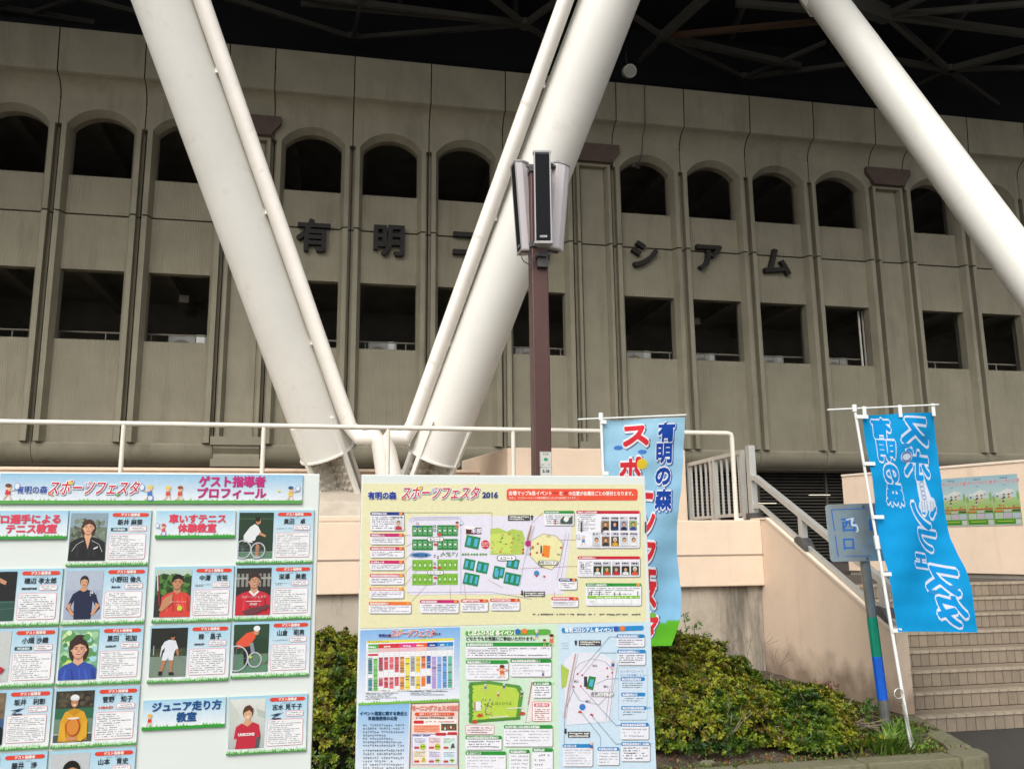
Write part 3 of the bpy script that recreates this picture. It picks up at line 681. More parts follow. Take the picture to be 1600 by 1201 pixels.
# ------------------------------------------------------------------ speaker pole and speakers
up_, vp_ = onv(847, 600, 8.3)[0], 8.3
sp = thing('speaker_pole', (up_, vp_, .3), 'dark red brown square pole carrying three column speakers', 'pole')
ztop = onv(846, 262, vp_)[2]
b = MB(); b.box(up_-.088, up_+.088, vp_, vp_+.176, .2, ztop); part('shaft', b, brown_p, sp, bevel=.012)
b = MB(); b.box(up_-.092, up_+.092, vp_-.004, vp_+.18, ztop, ztop+.012); part('shaft_cap', b, brown_p, sp)
# number plate on the pole
pt_ = onv(843.5, 705, vp_-.01); pb_ = onv(863, 745, vp_-.01)
C = Canvas(lambda x, y: (x, -y), lambda a, b_, o: (pt_[0]+a, vp_-.006-o, pt_[2]+b_))
PWd = .122; C.rect(0, 0, PWd, .26, 'd8d8d2', 1); C.line([(0.004, .004), (PWd-.004, .004), (PWd-.004, .256), (.004, .256)], .003, '5a5a58', 2, True)
C.text('東京都', PWd/2, .034, .017, '44484a', 2, 'c'); 
C.ell(PWd/2, .082, .022, .02, '2f9e6a', 2, 12, 180, 360); C.ell(PWd/2-.011, .08, .011, .012, '2f9e6a', 2.5); C.ell(PWd/2+.011, .08, .011, .012, '2f9e6a', 2.6); C.rect(PWd/2-.003, .08, PWd/2+.003, .106, '2f9e6a', 2.8)
C.text('有明', .012, .138, .013, '44484a', 2); C.text('4', .088, .138, .018, '2a2d2f', 2, bold=.03)
C.text('有明コロシアム', PWd/2, .165, .0155, '44484a', 2, 'c'); C.text('S-1B', PWd/2, .208, .03, '2a2d2f', 2, 'c', bold=.05)
v_, f_ = boxfaces(pt_[0], pt_[0]+PWd, vp_-.006, vp_-.0005, pt_[2]-.26, pt_[2])
part('number_plate', C.mesh('number_plate', print_m, (up_, vp_, .3), (v_, f_, rgb('c8c8c2'))), None, sp)
def speaker(label, cx, cv, zb, zt2, ry, tilt, wd=.15, dp=.13, front=True, lean=0.):
    """column speaker: its own rotation about z (ry) and lean"""
    H = zt2-zb; t = thing('column_speaker', (cx, cv, zb), label, 'loudspeaker', 'column speakers on the brown pole')
    t.rotation_euler = (tilt, lean, TH+ry)
    t['_b'] = [0, 0, 0]
    b = MB(); b.prism([(-wd/2, 0), (wd/2, 0), (wd/2, dp*.45), (wd*.22, dp), (-wd*.22, dp), (-wd/2, dp*.45)], 2, 0, H); part('shell', b, spk_w, t, bevel=.004)
    for z0, z1 in ((-.022, 0), (H, H+.022)):
        b = MB(); b.prism([(-wd/2-.008, -.014), (wd/2+.008, -.014), (wd/2+.008, dp*.48), (wd*.25, dp+.008), (-wd*.25, dp+.008), (-wd/2-.008, dp*.48)], 2, z0, z1); part('end_cap', b, spk_f, t, bevel=.003)
    b = MB(); b.box(-wd/2+.012, wd/2-.012, -.012, .0, .012, H-.012); part('grille', b, spk_g, t, bevel=.005)
    for s in (-1, 1): b = MB(); b.box(s*(wd/2-.006)-.006, s*(wd/2-.006)+.006, -.014, 0, 0, H); part('side_trim', b, spk_f, t)
    C = Canvas(lambda x, y: (x, -y), lambda a, b_, o: (a, -.0135-o, .05+b_)); C.rect(-.036, -.012, .036, .010, 'b9bcbe', 0); C.text('Panasonic', 0, .0035, .0125, '2b2f33', 1, 'c', bold=.03)
    part('brand_plate', C.mesh('brand_plate', print_m), None, t)
    for hb in (.06, .93): b = MB(); b.box(-.03, .03, dp, dp+.1, H*hb, H*hb+.03); part('mounting_bracket', b, dark_m, t, bevel=.004)
    return t
z0, z1 = onv(848, 380, 8.1)[2], onv(846, 242, 8.1)[2]
uc = onv(847, 310, 8.1)[0]
speaker('middle column speaker with its black grille facing forward', uc-.005, 8.05, z0, z1, -.18, 0, wd=.172)
zl0, zl1 = onv(812, 388, 8.5)[2], onv(800, 255, 8.5)[2]
# left and right speakers seen from behind the grille side
L0 = onv(812, 391, 8.42); L1 = onv(802, 256, 8.42); ln = math.atan2(L1[0]-L0[0], L1[2]-L0[2])
speaker('left column speaker leaning outwards, pale fluted shell towards the viewer', L0[0]+.01, L0[1]+.02, L0[2], L1[2], -2.25, 0.0, wd=.17, dp=.15).rotation_euler = Matrix.Rotation(TH, 3, 'Z').to_4x4().to_euler()
ls = [o for o in bpy.data.objects if o.name.startswith('column_speaker')][-1]
def orient(o, yaw, lean):
    R = Matrix.Rotation(TH, 4, 'Z') @ Matrix.Rotation(lean, 4, 'Y') @ Matrix.Rotation(yaw, 4, 'Z'); o.rotation_euler = R.to_euler()
orient(ls, math.radians(-86), ln)
Rr0 = onv(870, 391, 8.42); Rr1 = onv(880, 262, 8.42); ln2 = math.atan2(Rr1[0]-Rr0[0], Rr1[2]-Rr0[2])
rs = speaker('right column speaker leaning outwards, only its pale back and side showing', Rr0[0], Rr0[1]+.02, Rr0[2], Rr1[2], 0, 0, wd=.17, dp=.15)
orient(rs, math.radians(128), ln2)
b = MB()
for pz, zz in ((259, 0), (392, 0)):
    A, Bq = onv(805 if pz < 300 else 812, pz, 8.42), onv(880 if pz < 300 else 872, pz+2, 8.42); b.bar(A, (up_, vp_+.09, A[2]), .035, .03); b.bar((up_, vp_+.09, Bq[2]), Bq, .035, .03)
b.box(up_-.1, up_+.1, vp_-.02, vp_+.19, z0+.03, z0+.09); b.box(up_-.1, up_+.1, vp_-.02, vp_+.19, z1-.1, z1-.05); b.box(up_-.05, up_+.05, vp_-.1, vp_, z0-.10, z0-.05); b.box(up_-.035, up_+.075, vp_-.06, vp_, z0-.2, z0-.03)
part('speaker_brackets', b, dark_m, sp)
for i, pts in enumerate(([(813, 397), (818, 408), (828, 414), (836, 404)], [(826, 392), (830, 405), (838, 398)], [(862, 392), (858, 402), (852, 396)])):
    b = MB(); b.tube([onv(x_, y_, 8.25) for x_, y_ in pts], .006, 6); part('speaker_wire', b, dark_m, sp)
# ------------------------------------------------------------------ kerb, soil
kb = thing('planter_kerb', (3, 5.7, 0), 'mossy concrete kerb round the planting bed', 'kerb')
kv0, kv1, kz = 5.62, 5.80, .155
def kerbseg(poly, parent=kb):
    b = MB(); b.prism(poly, 2, -.1, kz); part('kerb_stone', b, kerb_m, parent, bevel=.022)
xs = [-9+.9*i for i in range(15)]; xs = [x for x in xs if x < 4.1]
for x in xs: kerbseg([(x+.004, kv0), (min(x+.9, 4.33)-.004, kv0), (min(x+.9, 4.33)-.004, kv1), (x+.004, kv1)])
kerbseg([(4.335, kv0), (4.50, kv0+.01), (4.60, kv0+.07), (4.64, kv0+.18), (4.62, 5.88), (4.45, 5.93), (4.335, kv1)])
kerbseg([(4.625, 5.89), (4.97, 6.97), (4.80, 7.0), (4.455, 5.94)])
def soilz(u, v):
    t = min(max((v-6.0)/3.35, 0), 1); r = min(max((4.8-u)/1.5, 0), 1)
    return .125+.32*t*(.25+.75*r)+.10*t*(1-r)*0
n_u, n_v = 150, 60; us = np.linspace(-9, 4.86, n_u); vsn = np.linspace(kv1-.02, 9.45, n_v)
from mathutils import noise
def nz(u, v, s=1.): return noise.fractal(Vector((u*s, v*s, 3.1)), 1., 2., 5)
verts = []
for v in vsn:
    for u in us:
        ed = min(1, (v-kv1+.03)/.15); uu = min(u, 4.50+max(0, v-5.9)*.3)
        verts.append((uu, v, soilz(uu, v)+ed*(.018*nz(uu, v, 4)+.008*nz(uu, v, 22))))
b = MB(); b.add(verts, [(j*n_u+i, j*n_u+i+1, (j+1)*n_u+i+1, (j+1)*n_u+i) for j in range(n_v-1) for i in range(n_u-1)])
solo('planter_soil', b, soil_m, (0, 6, 0), 'dark soil of the planting bed rising to the wall', 'soil', kind='structure', smooth=True)
# ------------------------------------------------------------------ foliage
def leafmesh(name, cen, nrm, size, cols, k=6, ll=1.0, base=(0, 0, 0), spread=.9, width=.42):
    """rosettes of k pointed leaves; all numpy"""
    n = len(cen); V = []; F = []; Cc = []
    cen = np.asarray(cen); nrm = np.asarray(nrm); nrm = nrm/np.linalg.norm(nrm, axis=1)[:, None]
    a = np.cross(nrm, np.array([.3, .2, .93])); a /= np.linalg.norm(a, axis=1)[:, None]+1e-9; c2 = np.cross(nrm, a)
    vs = np.zeros((n, k, 4, 3)); col = np.zeros((n, k, 3))
    for j in range(k):
        ph = 2*np.pi*j/k+rng.uniform(-.5, .5, n)+rng.uniform(0, 6.28, n)*(j == 0)
        el = rng.uniform(.1, 1.1, n)*spread
        dirv = (a*np.cos(ph)[:, None]+c2*np.sin(ph)[:, None])*np.cos(el)[:, None]+nrm*np.sin(el)[:, None]
        side = np.cross(dirv, nrm); side /= np.linalg.norm(side, axis=1)[:, None]+1e-9
        L_ = (size*rng.uniform(.7, 1.25, n)*ll)[:, None]; W_ = L_*width*.5
        lift = nrm*L_*.08
        vs[:, j, 0] = cen; vs[:, j, 1] = cen+dirv*L_*.55+side*W_+lift; vs[:, j, 2] = cen+dirv*L_-lift; vs[:, j, 3] = cen+dirv*L_*.55-side*W_+lift
        col[:, j] = cols*rng.uniform(.78, 1.22, n)[:, None]
    V = (vs.reshape(-1, 3)-np.array(base)); m = n*k
    F = np.arange(m*4).reshape(m, 4)
    me = bpy.data.meshes.new(name); me.vertices.add(m*4); me.vertices.foreach_set('co', V.astype(np.float32).ravel())
    me.loops.add(m*4); me.loops.foreach_set('vertex_index', F.ravel().astype(np.int32)); me.polygons.add(m)
    me.polygons.foreach_set('loop_start', (np.arange(m)*4).astype(np.int32)); me.polygons.foreach_set('loop_total', np.full(m, 4, dtype=np.int32))
    ca = me.color_attributes.new('Col', 'FLOAT_COLOR', 'CORNER'); cc = np.repeat(col.reshape(-1, 3), 4, axis=0)
    ca.data.foreach_set('color', np.concatenate([cc, np.ones((m*4, 1))], axis=1).astype(np.float32).ravel())
    me.materials.append(leaf_m); me.update(); me.validate(); return me
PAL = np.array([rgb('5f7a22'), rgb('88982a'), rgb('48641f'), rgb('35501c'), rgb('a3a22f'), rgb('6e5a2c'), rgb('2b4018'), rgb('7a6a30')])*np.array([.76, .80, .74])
def bush(label, blobs, n, name='azalea_bush', size=.031, seed=1, tipcol=None):
    r_ = np.random.default_rng(seed); cen = []; nr = []; cl = []
    wts = np.array([b_[3]*b_[5]+b_[3]*b_[4] for b_ in blobs]); wts = wts/wts.sum()
    while len(cen) < n:
        i = r_.choice(len(blobs), p=wts); cu, cv, cz, ru, rv, rz = blobs[i]
        d = r_.normal(size=3); d /= np.linalg.norm(d)
        if d[2] < -.35: continue
        rr_ = 1+.11*nz(cu+d[0]*1.3+i, cv+d[1]*1.3+d[2], 2.2)+.13*nz(d[0]*3+i, d[2]*3+d[1], 2.6)
        deep = r_.random() < .35; rad = rr_*(r_.uniform(.72, .95) if deep else r_.normal(1.0, .022))
        p = np.array([cu+d[0]*ru*rad, cv+d[1]*rv*rad, cz+d[2]*rz*rad])
        if p[2] < soilz(p[0], p[1])+.05: continue
        if p[2] < soilz(p[0], p[1])+.24 and p[1] < cv and r_.random() < .72: continue
        ins = False
        for j, q in enumerate(blobs):
            if j != i and ((p[0]-q[0])/q[3])**2+((p[1]-q[1])/q[4])**2+((p[2]-q[2])/q[5])**2 < .6: ins = True; break
        if ins: continue
        nn = np.array([d[0]/ru, d[1]/rv, d[2]/rz]); nn /= np.linalg.norm(nn); nn += r_.normal(size=3)*.28+np.array([0, 0, .25])
        cen.append(p); nr.append(nn)
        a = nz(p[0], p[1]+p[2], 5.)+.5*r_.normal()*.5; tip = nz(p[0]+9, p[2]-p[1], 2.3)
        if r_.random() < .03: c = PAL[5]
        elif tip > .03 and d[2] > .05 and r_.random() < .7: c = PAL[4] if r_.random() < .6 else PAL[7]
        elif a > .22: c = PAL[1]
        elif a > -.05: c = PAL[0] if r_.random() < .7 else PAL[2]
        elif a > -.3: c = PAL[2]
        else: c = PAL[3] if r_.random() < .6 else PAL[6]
        cl.append(c)
    b0 = blobs[0]; base = (b0[0], b0[1], soilz(b0[0], b0[1])); t = thing(name, base, label, 'bush')
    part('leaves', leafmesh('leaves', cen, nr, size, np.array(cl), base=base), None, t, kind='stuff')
    rnd = random.Random(seed)
    for i in range(26):
        bq = blobs[rnd.randrange(len(blobs))]; a = rnd.uniform(math.pi, 2*math.pi) if i < 16 else rnd.uniform(0, 6.28)
        s0 = Vector((bq[0]+rnd.uniform(-.3, .3)*bq[3], bq[1]-bq[4]*rnd.uniform(.1, .5), soilz(bq[0], bq[1])))
        e = Vector((bq[0]+math.cos(a)*bq[3]*.9, bq[1]+math.sin(a)*bq[4]*.95, soilz(bq[0], bq[1])+rnd.uniform(.06, .5*bq[5]+.1)))
        m_ = (s0+e)/2+Vector((rnd.uniform(-.1, .1), rnd.uniform(-.05, .05), rnd.uniform(-.02, .1)))
        b = MB(); b.tube([s0, m_, e], .009, 5, rr=[.011, .008, .004]); b.tube([m_, m_+(e-m_)*.5+Vector((rnd.uniform(-.12, .12), -.04, rnd.uniform(-.02, .12)))], .005, 5); part('branch', b, twig_m, t)
    # dark core added inside the leaves to stop light falling through
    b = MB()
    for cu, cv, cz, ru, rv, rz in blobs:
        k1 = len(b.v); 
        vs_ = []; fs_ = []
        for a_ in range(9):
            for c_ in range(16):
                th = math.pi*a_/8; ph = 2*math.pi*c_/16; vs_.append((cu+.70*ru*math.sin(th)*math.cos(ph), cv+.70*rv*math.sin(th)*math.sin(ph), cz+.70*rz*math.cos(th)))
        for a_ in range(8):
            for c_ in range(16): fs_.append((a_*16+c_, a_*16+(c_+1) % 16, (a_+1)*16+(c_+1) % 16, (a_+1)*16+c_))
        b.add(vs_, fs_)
    part('dark_core', b, mat('dark bush core', rl(.018, .019, .010), .95, .3, 20, .5, 60), t, kind='stuff')
    return t
bush('large azalea bush between the flag and the poles, yellow green on top', [(2.70, 7.1, .40, .72, .75, .48), (3.12, 6.85, .30, .50, .60, .31), (2.2, 6.9, .40, .65, .7, .46), (2.75, 6.6, .26, .75, .55, .36), (3.40, 6.6, .20, .36, .45, .25)], 36000, seed=3)
bush('small low azalea bush left of the signpost, reaching to the grass tuft', [(3.72, 6.55, .20, .32, .38, .29), (3.50, 6.3, .17, .40, .36, .25), (3.92, 6.25, .12, .18, .22, .15)], 12000, seed=5)
bush('azalea bush seen through the gap between the two boards', [(-.1, 7.0, .45, .75, .8, .52), (.55, 7.0, .42, .7, .75, .5), (.2, 6.6, .3, .9, .55, .38)], 20000, seed=9)
bush('azalea bush hidden behind the map board', [(1.35, 7.0, .38, .6, .7, .45)], 2500, seed=12)
# scattered low growth on the bare slope
def clump(name, label, cat, c, n, h, cols, spread, kind='blade', seed=0, lean=.5, group=None):
    r_ = random.Random(seed); b = MB(); base = (c[0], c[1], soilz(*c[:2]))
    V = []; F = []; Cc = []
    for i in range(n):
        a = r_.uniform(0, 6.28); R0 = abs(r_.gauss(0, spread)); x0, y0 = c[0]+math.cos(a)*R0, c[1]+math.sin(a)*R0*.8; z0_ = soilz(x0, y0)+.01
        hh = h*r_.uniform(.5, 1.15); l = lean*r_.uniform(.3, 1.5)*hh; a2 = a+r_.uniform(-.8, .8); w_ = .0055*r_.uniform(.7, 1.4)
        dx, dy = math.cos(a2), math.sin(a2); sx, sy = -dy*w_, dx*w_
        P = [(x0, y0, z0_), (x0+dx*l*.35, y0+dy*l*.35, z0_+hh*.6), (x0+dx*l, y0+dy*l, z0_+hh*.92)]
        k = len(V); V += [(P[0][0]-sx, P[0][1]-sy, P[0][2]), (P[0][0]+sx, P[0][1]+sy, P[0][2]), (P[1][0]+sx, P[1][1]+sy, P[1][2]), (P[1][0]-sx, P[1][1]-sy, P[1][2]), P[2]]
        cc = rgb(r_.choice(cols)); F += [(k, k+1, k+2, k+3), (k+3, k+2, k+4)]; Cc += [cc]*7
    me = bpy.data.meshes.new(name); me.from_pydata([(a-base[0], b_-base[1], q-base[2]) for a, b_, q in V], [], F)
    ca = me.color_attributes.new('Col', 'FLOAT_COLOR', 'CORNER'); ca.data.foreach_set('color', np.array([(*q, 1) for q in Cc], dtype=np.float32).ravel()); me.materials.append(leaf_m)
    return solo(name, me, None, base, label, cat, group)
clump('grass_tuft', 'long bladed grass tuft at the foot of the flag pole', 'grass tuft', (4.02, 6.02), 300, .15, ['55772a', '6f9236', '46662a', '86984a'], .15, seed=2, lean=1.3)
clump('grass_tuft', 'small grass tuft beside the foot of the signpost', 'grass tuft', (4.25, 6.28), 90, .15, ['5f8a2c', '7f9a3a', '48702a'], .08, seed=4)
clump('weed_strip', 'thin short grass growing just behind the kerb', 'weeds', (3.2, 5.93), 5, .02, ['6f8a3c'], .05, seed=6)
gs = bpy.data.objects['weed_strip']; bpy.data.objects.remove(gs)
V = []; 
def scatter(name, label, cat, n, f, kind='stuff', k=3, size=.02, seed=1, pal=('6f8a3c', '8a9a45', '55702a'), nup=1.2, width=.4):
    r_ = np.random.default_rng(seed); cen = []; nr = []; cl = []
    for i in range(n):
        u, v = f(r_); cen.append((u, v, soilz(u, v)+r_.uniform(.005, .02))); q = r_.normal(size=3)*.5; q[2] = nup; nr.append(q); cl.append(rgb(pal[r_.integers(len(pal))]))
    me = leafmesh(name, cen, nr, size, np.array(cl), k=k, base=(3, 6, .1), width=width); return solo(name, me, None, (3, 6, .1), label, cat, kind=kind)
scatter('ground_cover', 'sparse moss and seedlings behind the kerb', 'ground cover', 1500, lambda r: (r.uniform(-1, 4.5), kv1+.02+abs(r.normal(0, .12))), size=.016, k=4)
scatter('leaf_litter', 'dry brown leaf litter on the soil', 'leaf litter', 2600, lambda r: (r.uniform(-1, 4.6), kv1+abs(r.normal(.1, .9))), size=.034, k=1, seed=3, pal=('7a5232', '5c3c24', '96704a', '4a3020', '8a4a30'), nup=2.5, width=.5)
scatter('slope_weeds', 'low weeds on the bare slope beside the sloping wall', 'weeds', 1300, lambda r: (lambda v: (4.75-abs(r.normal(0, .28)), v))(r.uniform(6.4, 8.6)), size=.03, k=5, seed=8, pal=('4f6a2c', '6a7a3a', '6a4a34', '54402c', '7a8a40'), nup=.8)
for i, (px, py, lb, pal, hh, nn) in enumerate(((1250, 1062, 'small leafy green sprig on the bare slope above the low bush', ('6a8a3a', '4f7a2c'), .12, 60), (1360, 1075, 'spindly green seedling standing against the signpost', ('4a6a34', '5f8a3c'), .22, 45), (1290, 1052, 'reddish brown dry weed against the sloping wall', ('5c3424', '7a4a34'), .2, 60), (1440, 1168, 'bright yellow green weed at the foot of the flag pole', ('9ac04a', '7aa838'), .04, 46))):
    vv = (7.6, 6.7, 7.5, 6.0)[i]; u, v, z = onv(px, py+10, vv); r_ = np.random.default_rng(20+i); cen = []; nr = []; cl = []
    zz = soilz(u, v)
    for j in range(nn): cen.append((u+r_.normal(0, .06), v+r_.normal(0, .05), zz+r_.uniform(0, hh))); nr.append(r_.normal(size=3)*.6+np.array([0, -.2, .8])); cl.append(rgb(pal[j % 2]))
    t = thing('seedling', (u, v, zz), lb, 'weed'); part('leaves', leafmesh('leaves', cen, nr, .03, np.array(cl), k=4, base=(u, v, zz)), None, t)
    b = MB(); b.tube([(u, v, zz-.02), (u+.01, v, zz+hh)], .004, 5); part('stem', b, twig_m, t)
# slender leafy shoot and bare twigs at the grey wall
u, v = onv(1075, 985, 8.4)[0], 8.4; zz = soilz(u, v); t = thing('leafy_shoot', (u, v, zz), 'slender leafy shoots rising behind the bush beside the flag', 'shoot')
r_ = np.random.default_rng(4); cen = []; nr = []
for k in range(4):
    pts = []; dx = (k-1.2)*.10
    for j in range(9): s_ = j/8; pts.append((u+dx*s_*1.3+.02*math.sin(3*s_+k), v, zz+s_*(.62-.1*abs(k-1))))
    b = MB(); b.tube(pts, .004, 5); part('stem', b, twig_m, t)
    for j in range(3, 9):
        for q in range(3): cen.append(np.array(pts[j])+r_.normal(0, .012, 3)); nr.append(r_.normal(size=3)+np.array([dx, -.6, .5]))
part('leaves', leafmesh('leaves', cen, nr, .055, np.array([rgb('55763a')]*len(cen)), k=2, base=(u, v, zz), width=.3), None, t)
def twigs(label, px, py, vv, n, h, spread, seed, name='bare_twigs'):
    u, v, z = onv(px, py, vv); zz = soilz(u, v); t = thing(name, (u, v, zz), label, 'twigs'); r_ = random.Random(seed)
    def rec(p, d, l, r, dep):
        q = p+d*l; b = MB(); b.tube([p, (p+q)/2+Vector((r_.uniform(-.1, .1)*l, r_.uniform(-.1, .1)*l, 0)), q], r, 5, rr=[r, r*.8, r*.55]); part('twig', b, mat('dry grey twig', rl(.23, .19, .15), .9, .2, 30), t)
        if dep: 
            for k in range(r_.choice((2, 3))): rec(q, (d+Vector((r_.uniform(-.8, .8), r_.uniform(-.4, .3), r_.uniform(-.1, .5)))).normalized(), l*r_.uniform(.5, .8), r*.6, dep-1)
    for k in range(n): rec(Vector((u+r_.uniform(-.05, .05), v, zz-.02)), Vector((r_.uniform(-1, 1)*spread, r_.uniform(-.3, .2), 1)).normalized(), h*r_.uniform(.6, 1), .006, 2)
twigs('dry leafless twigs against the stained grey wall', 1155, 1010, 8.9, 7, .26, 1.0, 3)
twigs('forked dead branch stuck in the soil at the wall corner', 1202, 1014, 8.8, 2, .22, .9, 8, 'dead_branch')
twigs('pale bare twigs hanging low in front of the large bush', 1140, 1165, 6.1, 3, .22, 1.6, 11, 'low_branches')
for i, (px, py, vv, s_, lb) in enumerate(((1296, 1064, 7.4, .05, 'grey stone on the bare slope'), (1105, 1185, 5.95, .045, 'flat brown stone near the kerb'), (1213, 1043, 8.0, .03, 'tiny pale pebble by the wall corner'))):
    u, v, z = onv(px, py, vv); zz = soilz(u, v); b = MB(); r2 = random.Random(i); vs_ = []; fs_ = []
    for a_ in range(7):
        for c_ in range(10): th = math.pi*a_/6; ph = 2*math.pi*c_/10; k = s_*(1+.15*math.sin(3*ph+i)+r2.uniform(-.06, .06)); vs_.append((u+k*1.3*math.sin(th)*math.cos(ph), v+k*math.sin(th)*math.sin(ph), zz+.01+k*.6*math.cos(th)))
    for a_ in range(6):
        for c_ in range(10): fs_.append((a_*10+c_, a_*10+(c_+1) % 10, (a_+1)*10+(c_+1) % 10, (a_+1)*10+c_))
    b.add(vs_, fs_); solo('stone', b, kerb_m, (u, v, zz), lb, 'stone', smooth=True)
# ------------------------------------------------------------------ nobori flags
def interp(P, t):
    n = len(P)-1; ts = [i[2] for i in P] if len(P[0]) > 2 else [i/n for i in range(n+1)]
    for i in range(n):
        if t <= ts[i+1] or i == n-1:
            k = (t-ts[i])/(ts[i+1]-ts[i]); a, b = P[i], P[i+1]; return a[0]+(b[0]-a[0])*k, a[1]+(b[1]-a[1])*k
def smooth(P, t):
    return tuple(sum(interp(P, min(1, max(0, t+d)))[i]*w_ for d, w_ in ((-.05, .25), (0, .5), (.05, .25))) for i in (0, 1))
class Cloth:
    def __init__(s, Lp, Rp, v0, ripple, sag=None):
        s.L = Lp; s.R = Rp; s.v0 = v0; s.rip = ripple; s.cache = {}
    def px(s, a, t):
        l, r = smooth(s.L, t), smooth(s.R, t); return l[0]+(r[0]-l[0])*a, l[1]+(r[1]-l[1])*a
    def P(s, a, t, off=0):
        x, y = s.px(a, t); u, v, z = onv(x, y, s.v0); return (u, v+s.rip(a, t)-off, z)
def cloth_flag(name, label, CL, base, draw, bgcol, pole_pts, arm_pts, tabs, tab_side, group):
    t = thing(name, base, label, 'flag', group)
    nu_, nt_ = 36, 96
    C = Canvas(lambda x, y: (x, y), lambda a, b_, o: CL.P(a, b_, o), ax=3.0*1.0, maxlen=.022)
    V = [CL.P(i/nu_, j/nt_) for j in range(nt_+1) for i in range(nu_+1)]
    me = bpy.data.meshes.new('cloth'); F = [(j*(nu_+1)+i, j*(nu_+1)+i+1, (j+1)*(nu_+1)+i+1, (j+1)*(nu_+1)+i) for j in range(nt_) for i in range(nu_)]
    me.from_pydata([(a-base[0], b_-base[1], c-base[2]) for a, b_, c in V], [], F)
    ca = me.color_attributes.new('Col', 'FLOAT_COLOR', 'CORNER'); arr = []
    for p in me.polygons:
        for vi in p.vertices:
            i, j = vi % (nu_+1), vi//(nu_+1); arr.append((*bgcol(i/nu_, j/nt_), 1))
    ca.data.foreach_set('color', np.array(arr, dtype=np.float32).ravel()); me.materials.append(cloth_m); me.polygons.foreach_set('use_smooth', [True]*len(me.polygons))
    part('cloth', me, None, t)
    draw(C); part('print', C.mesh('print', cloth_m, base), None, t)
    b = MB(); b.tube(pole_pts, .012, 12, rr=[.013, .013, .011, .011][:len(pole_pts)]); part('pole', b, white_pl, t, 40)
    b = MB(); p = Vector(pole_pts[1]); q = Vector(pole_pts[2]); d = (q-p).normalized(); b.tube([q-d*.05, q+d*.05], .02, 12); part('pole_joint', b, white_pl, t, 40)
    b = MB(); b.tube(arm_pts, .0065, 8); part('arm', b, white_pl, t)
    e = Vector(pole_pts[-1]); b = MB(); b.tube([e-Vector((0, 0, .03)), e+Vector((0, 0, .025))], .018, 12); part('pole_cap', b, white_pl, t, 40)
    for a, tt, tgt in tabs:
        P0 = Vector(CL.P(a, tt)); P1 = Vector(tgt); b = MB()
        if tt == 0.0: b.box(P0.x-.014, P0.x+.016, P0.y-.016, P0.y-.010, P0.z-.03, P1.z+.012)
        else: b.box(P1.x-.010, max(P0.x, P1.x)+.035, P1.y-.020, P1.y-.014, P1.z-.014, P1.z+.014)
        part('loop_tab', b, white_pl, t)
    return t
# ---- bright blue flag seen from behind
V2 = 5.97
CL2 = Cloth([(1347, 644, 0), (1359, 730, .25), (1373.5, 821, .5), (1388, 906, .75), (1401, 990, 1)],
            [(1462, 639, 0), (1472.7, 695, .16), (1477.6, 776, .38), (1487, 844, .57), (1505, 896, .73), (1523, 991, 1)], V2,
            lambda a, t: .02*math.sin(6.5*a+5*t)*(.4+t)+.035*a*math.sin(4.2*t+.6)+.014*math.sin(15*t+6*a)+.010*math.sin(9*a-7*t)+.002*math.sin(60*t))
blue = rgb('10a2e6'); 
def bg2(a, t): return blue
ax2 = 2.95
def fl2(x, y):  # crop pixel -> cloth (a, t)
    px, py = x/3.077+1320, y/3.077+620; t = (py-642)/350
    for _ in range(6):
        l, r = smooth(CL2.L, max(0, min(1, t))), smooth(CL2.R, max(0, min(1, t))); a = (px-l[0])/(r[0]-l[0]); yy = l[1]+(r[1]-l[1])*a; t += (py-yy)/350
    return a, t
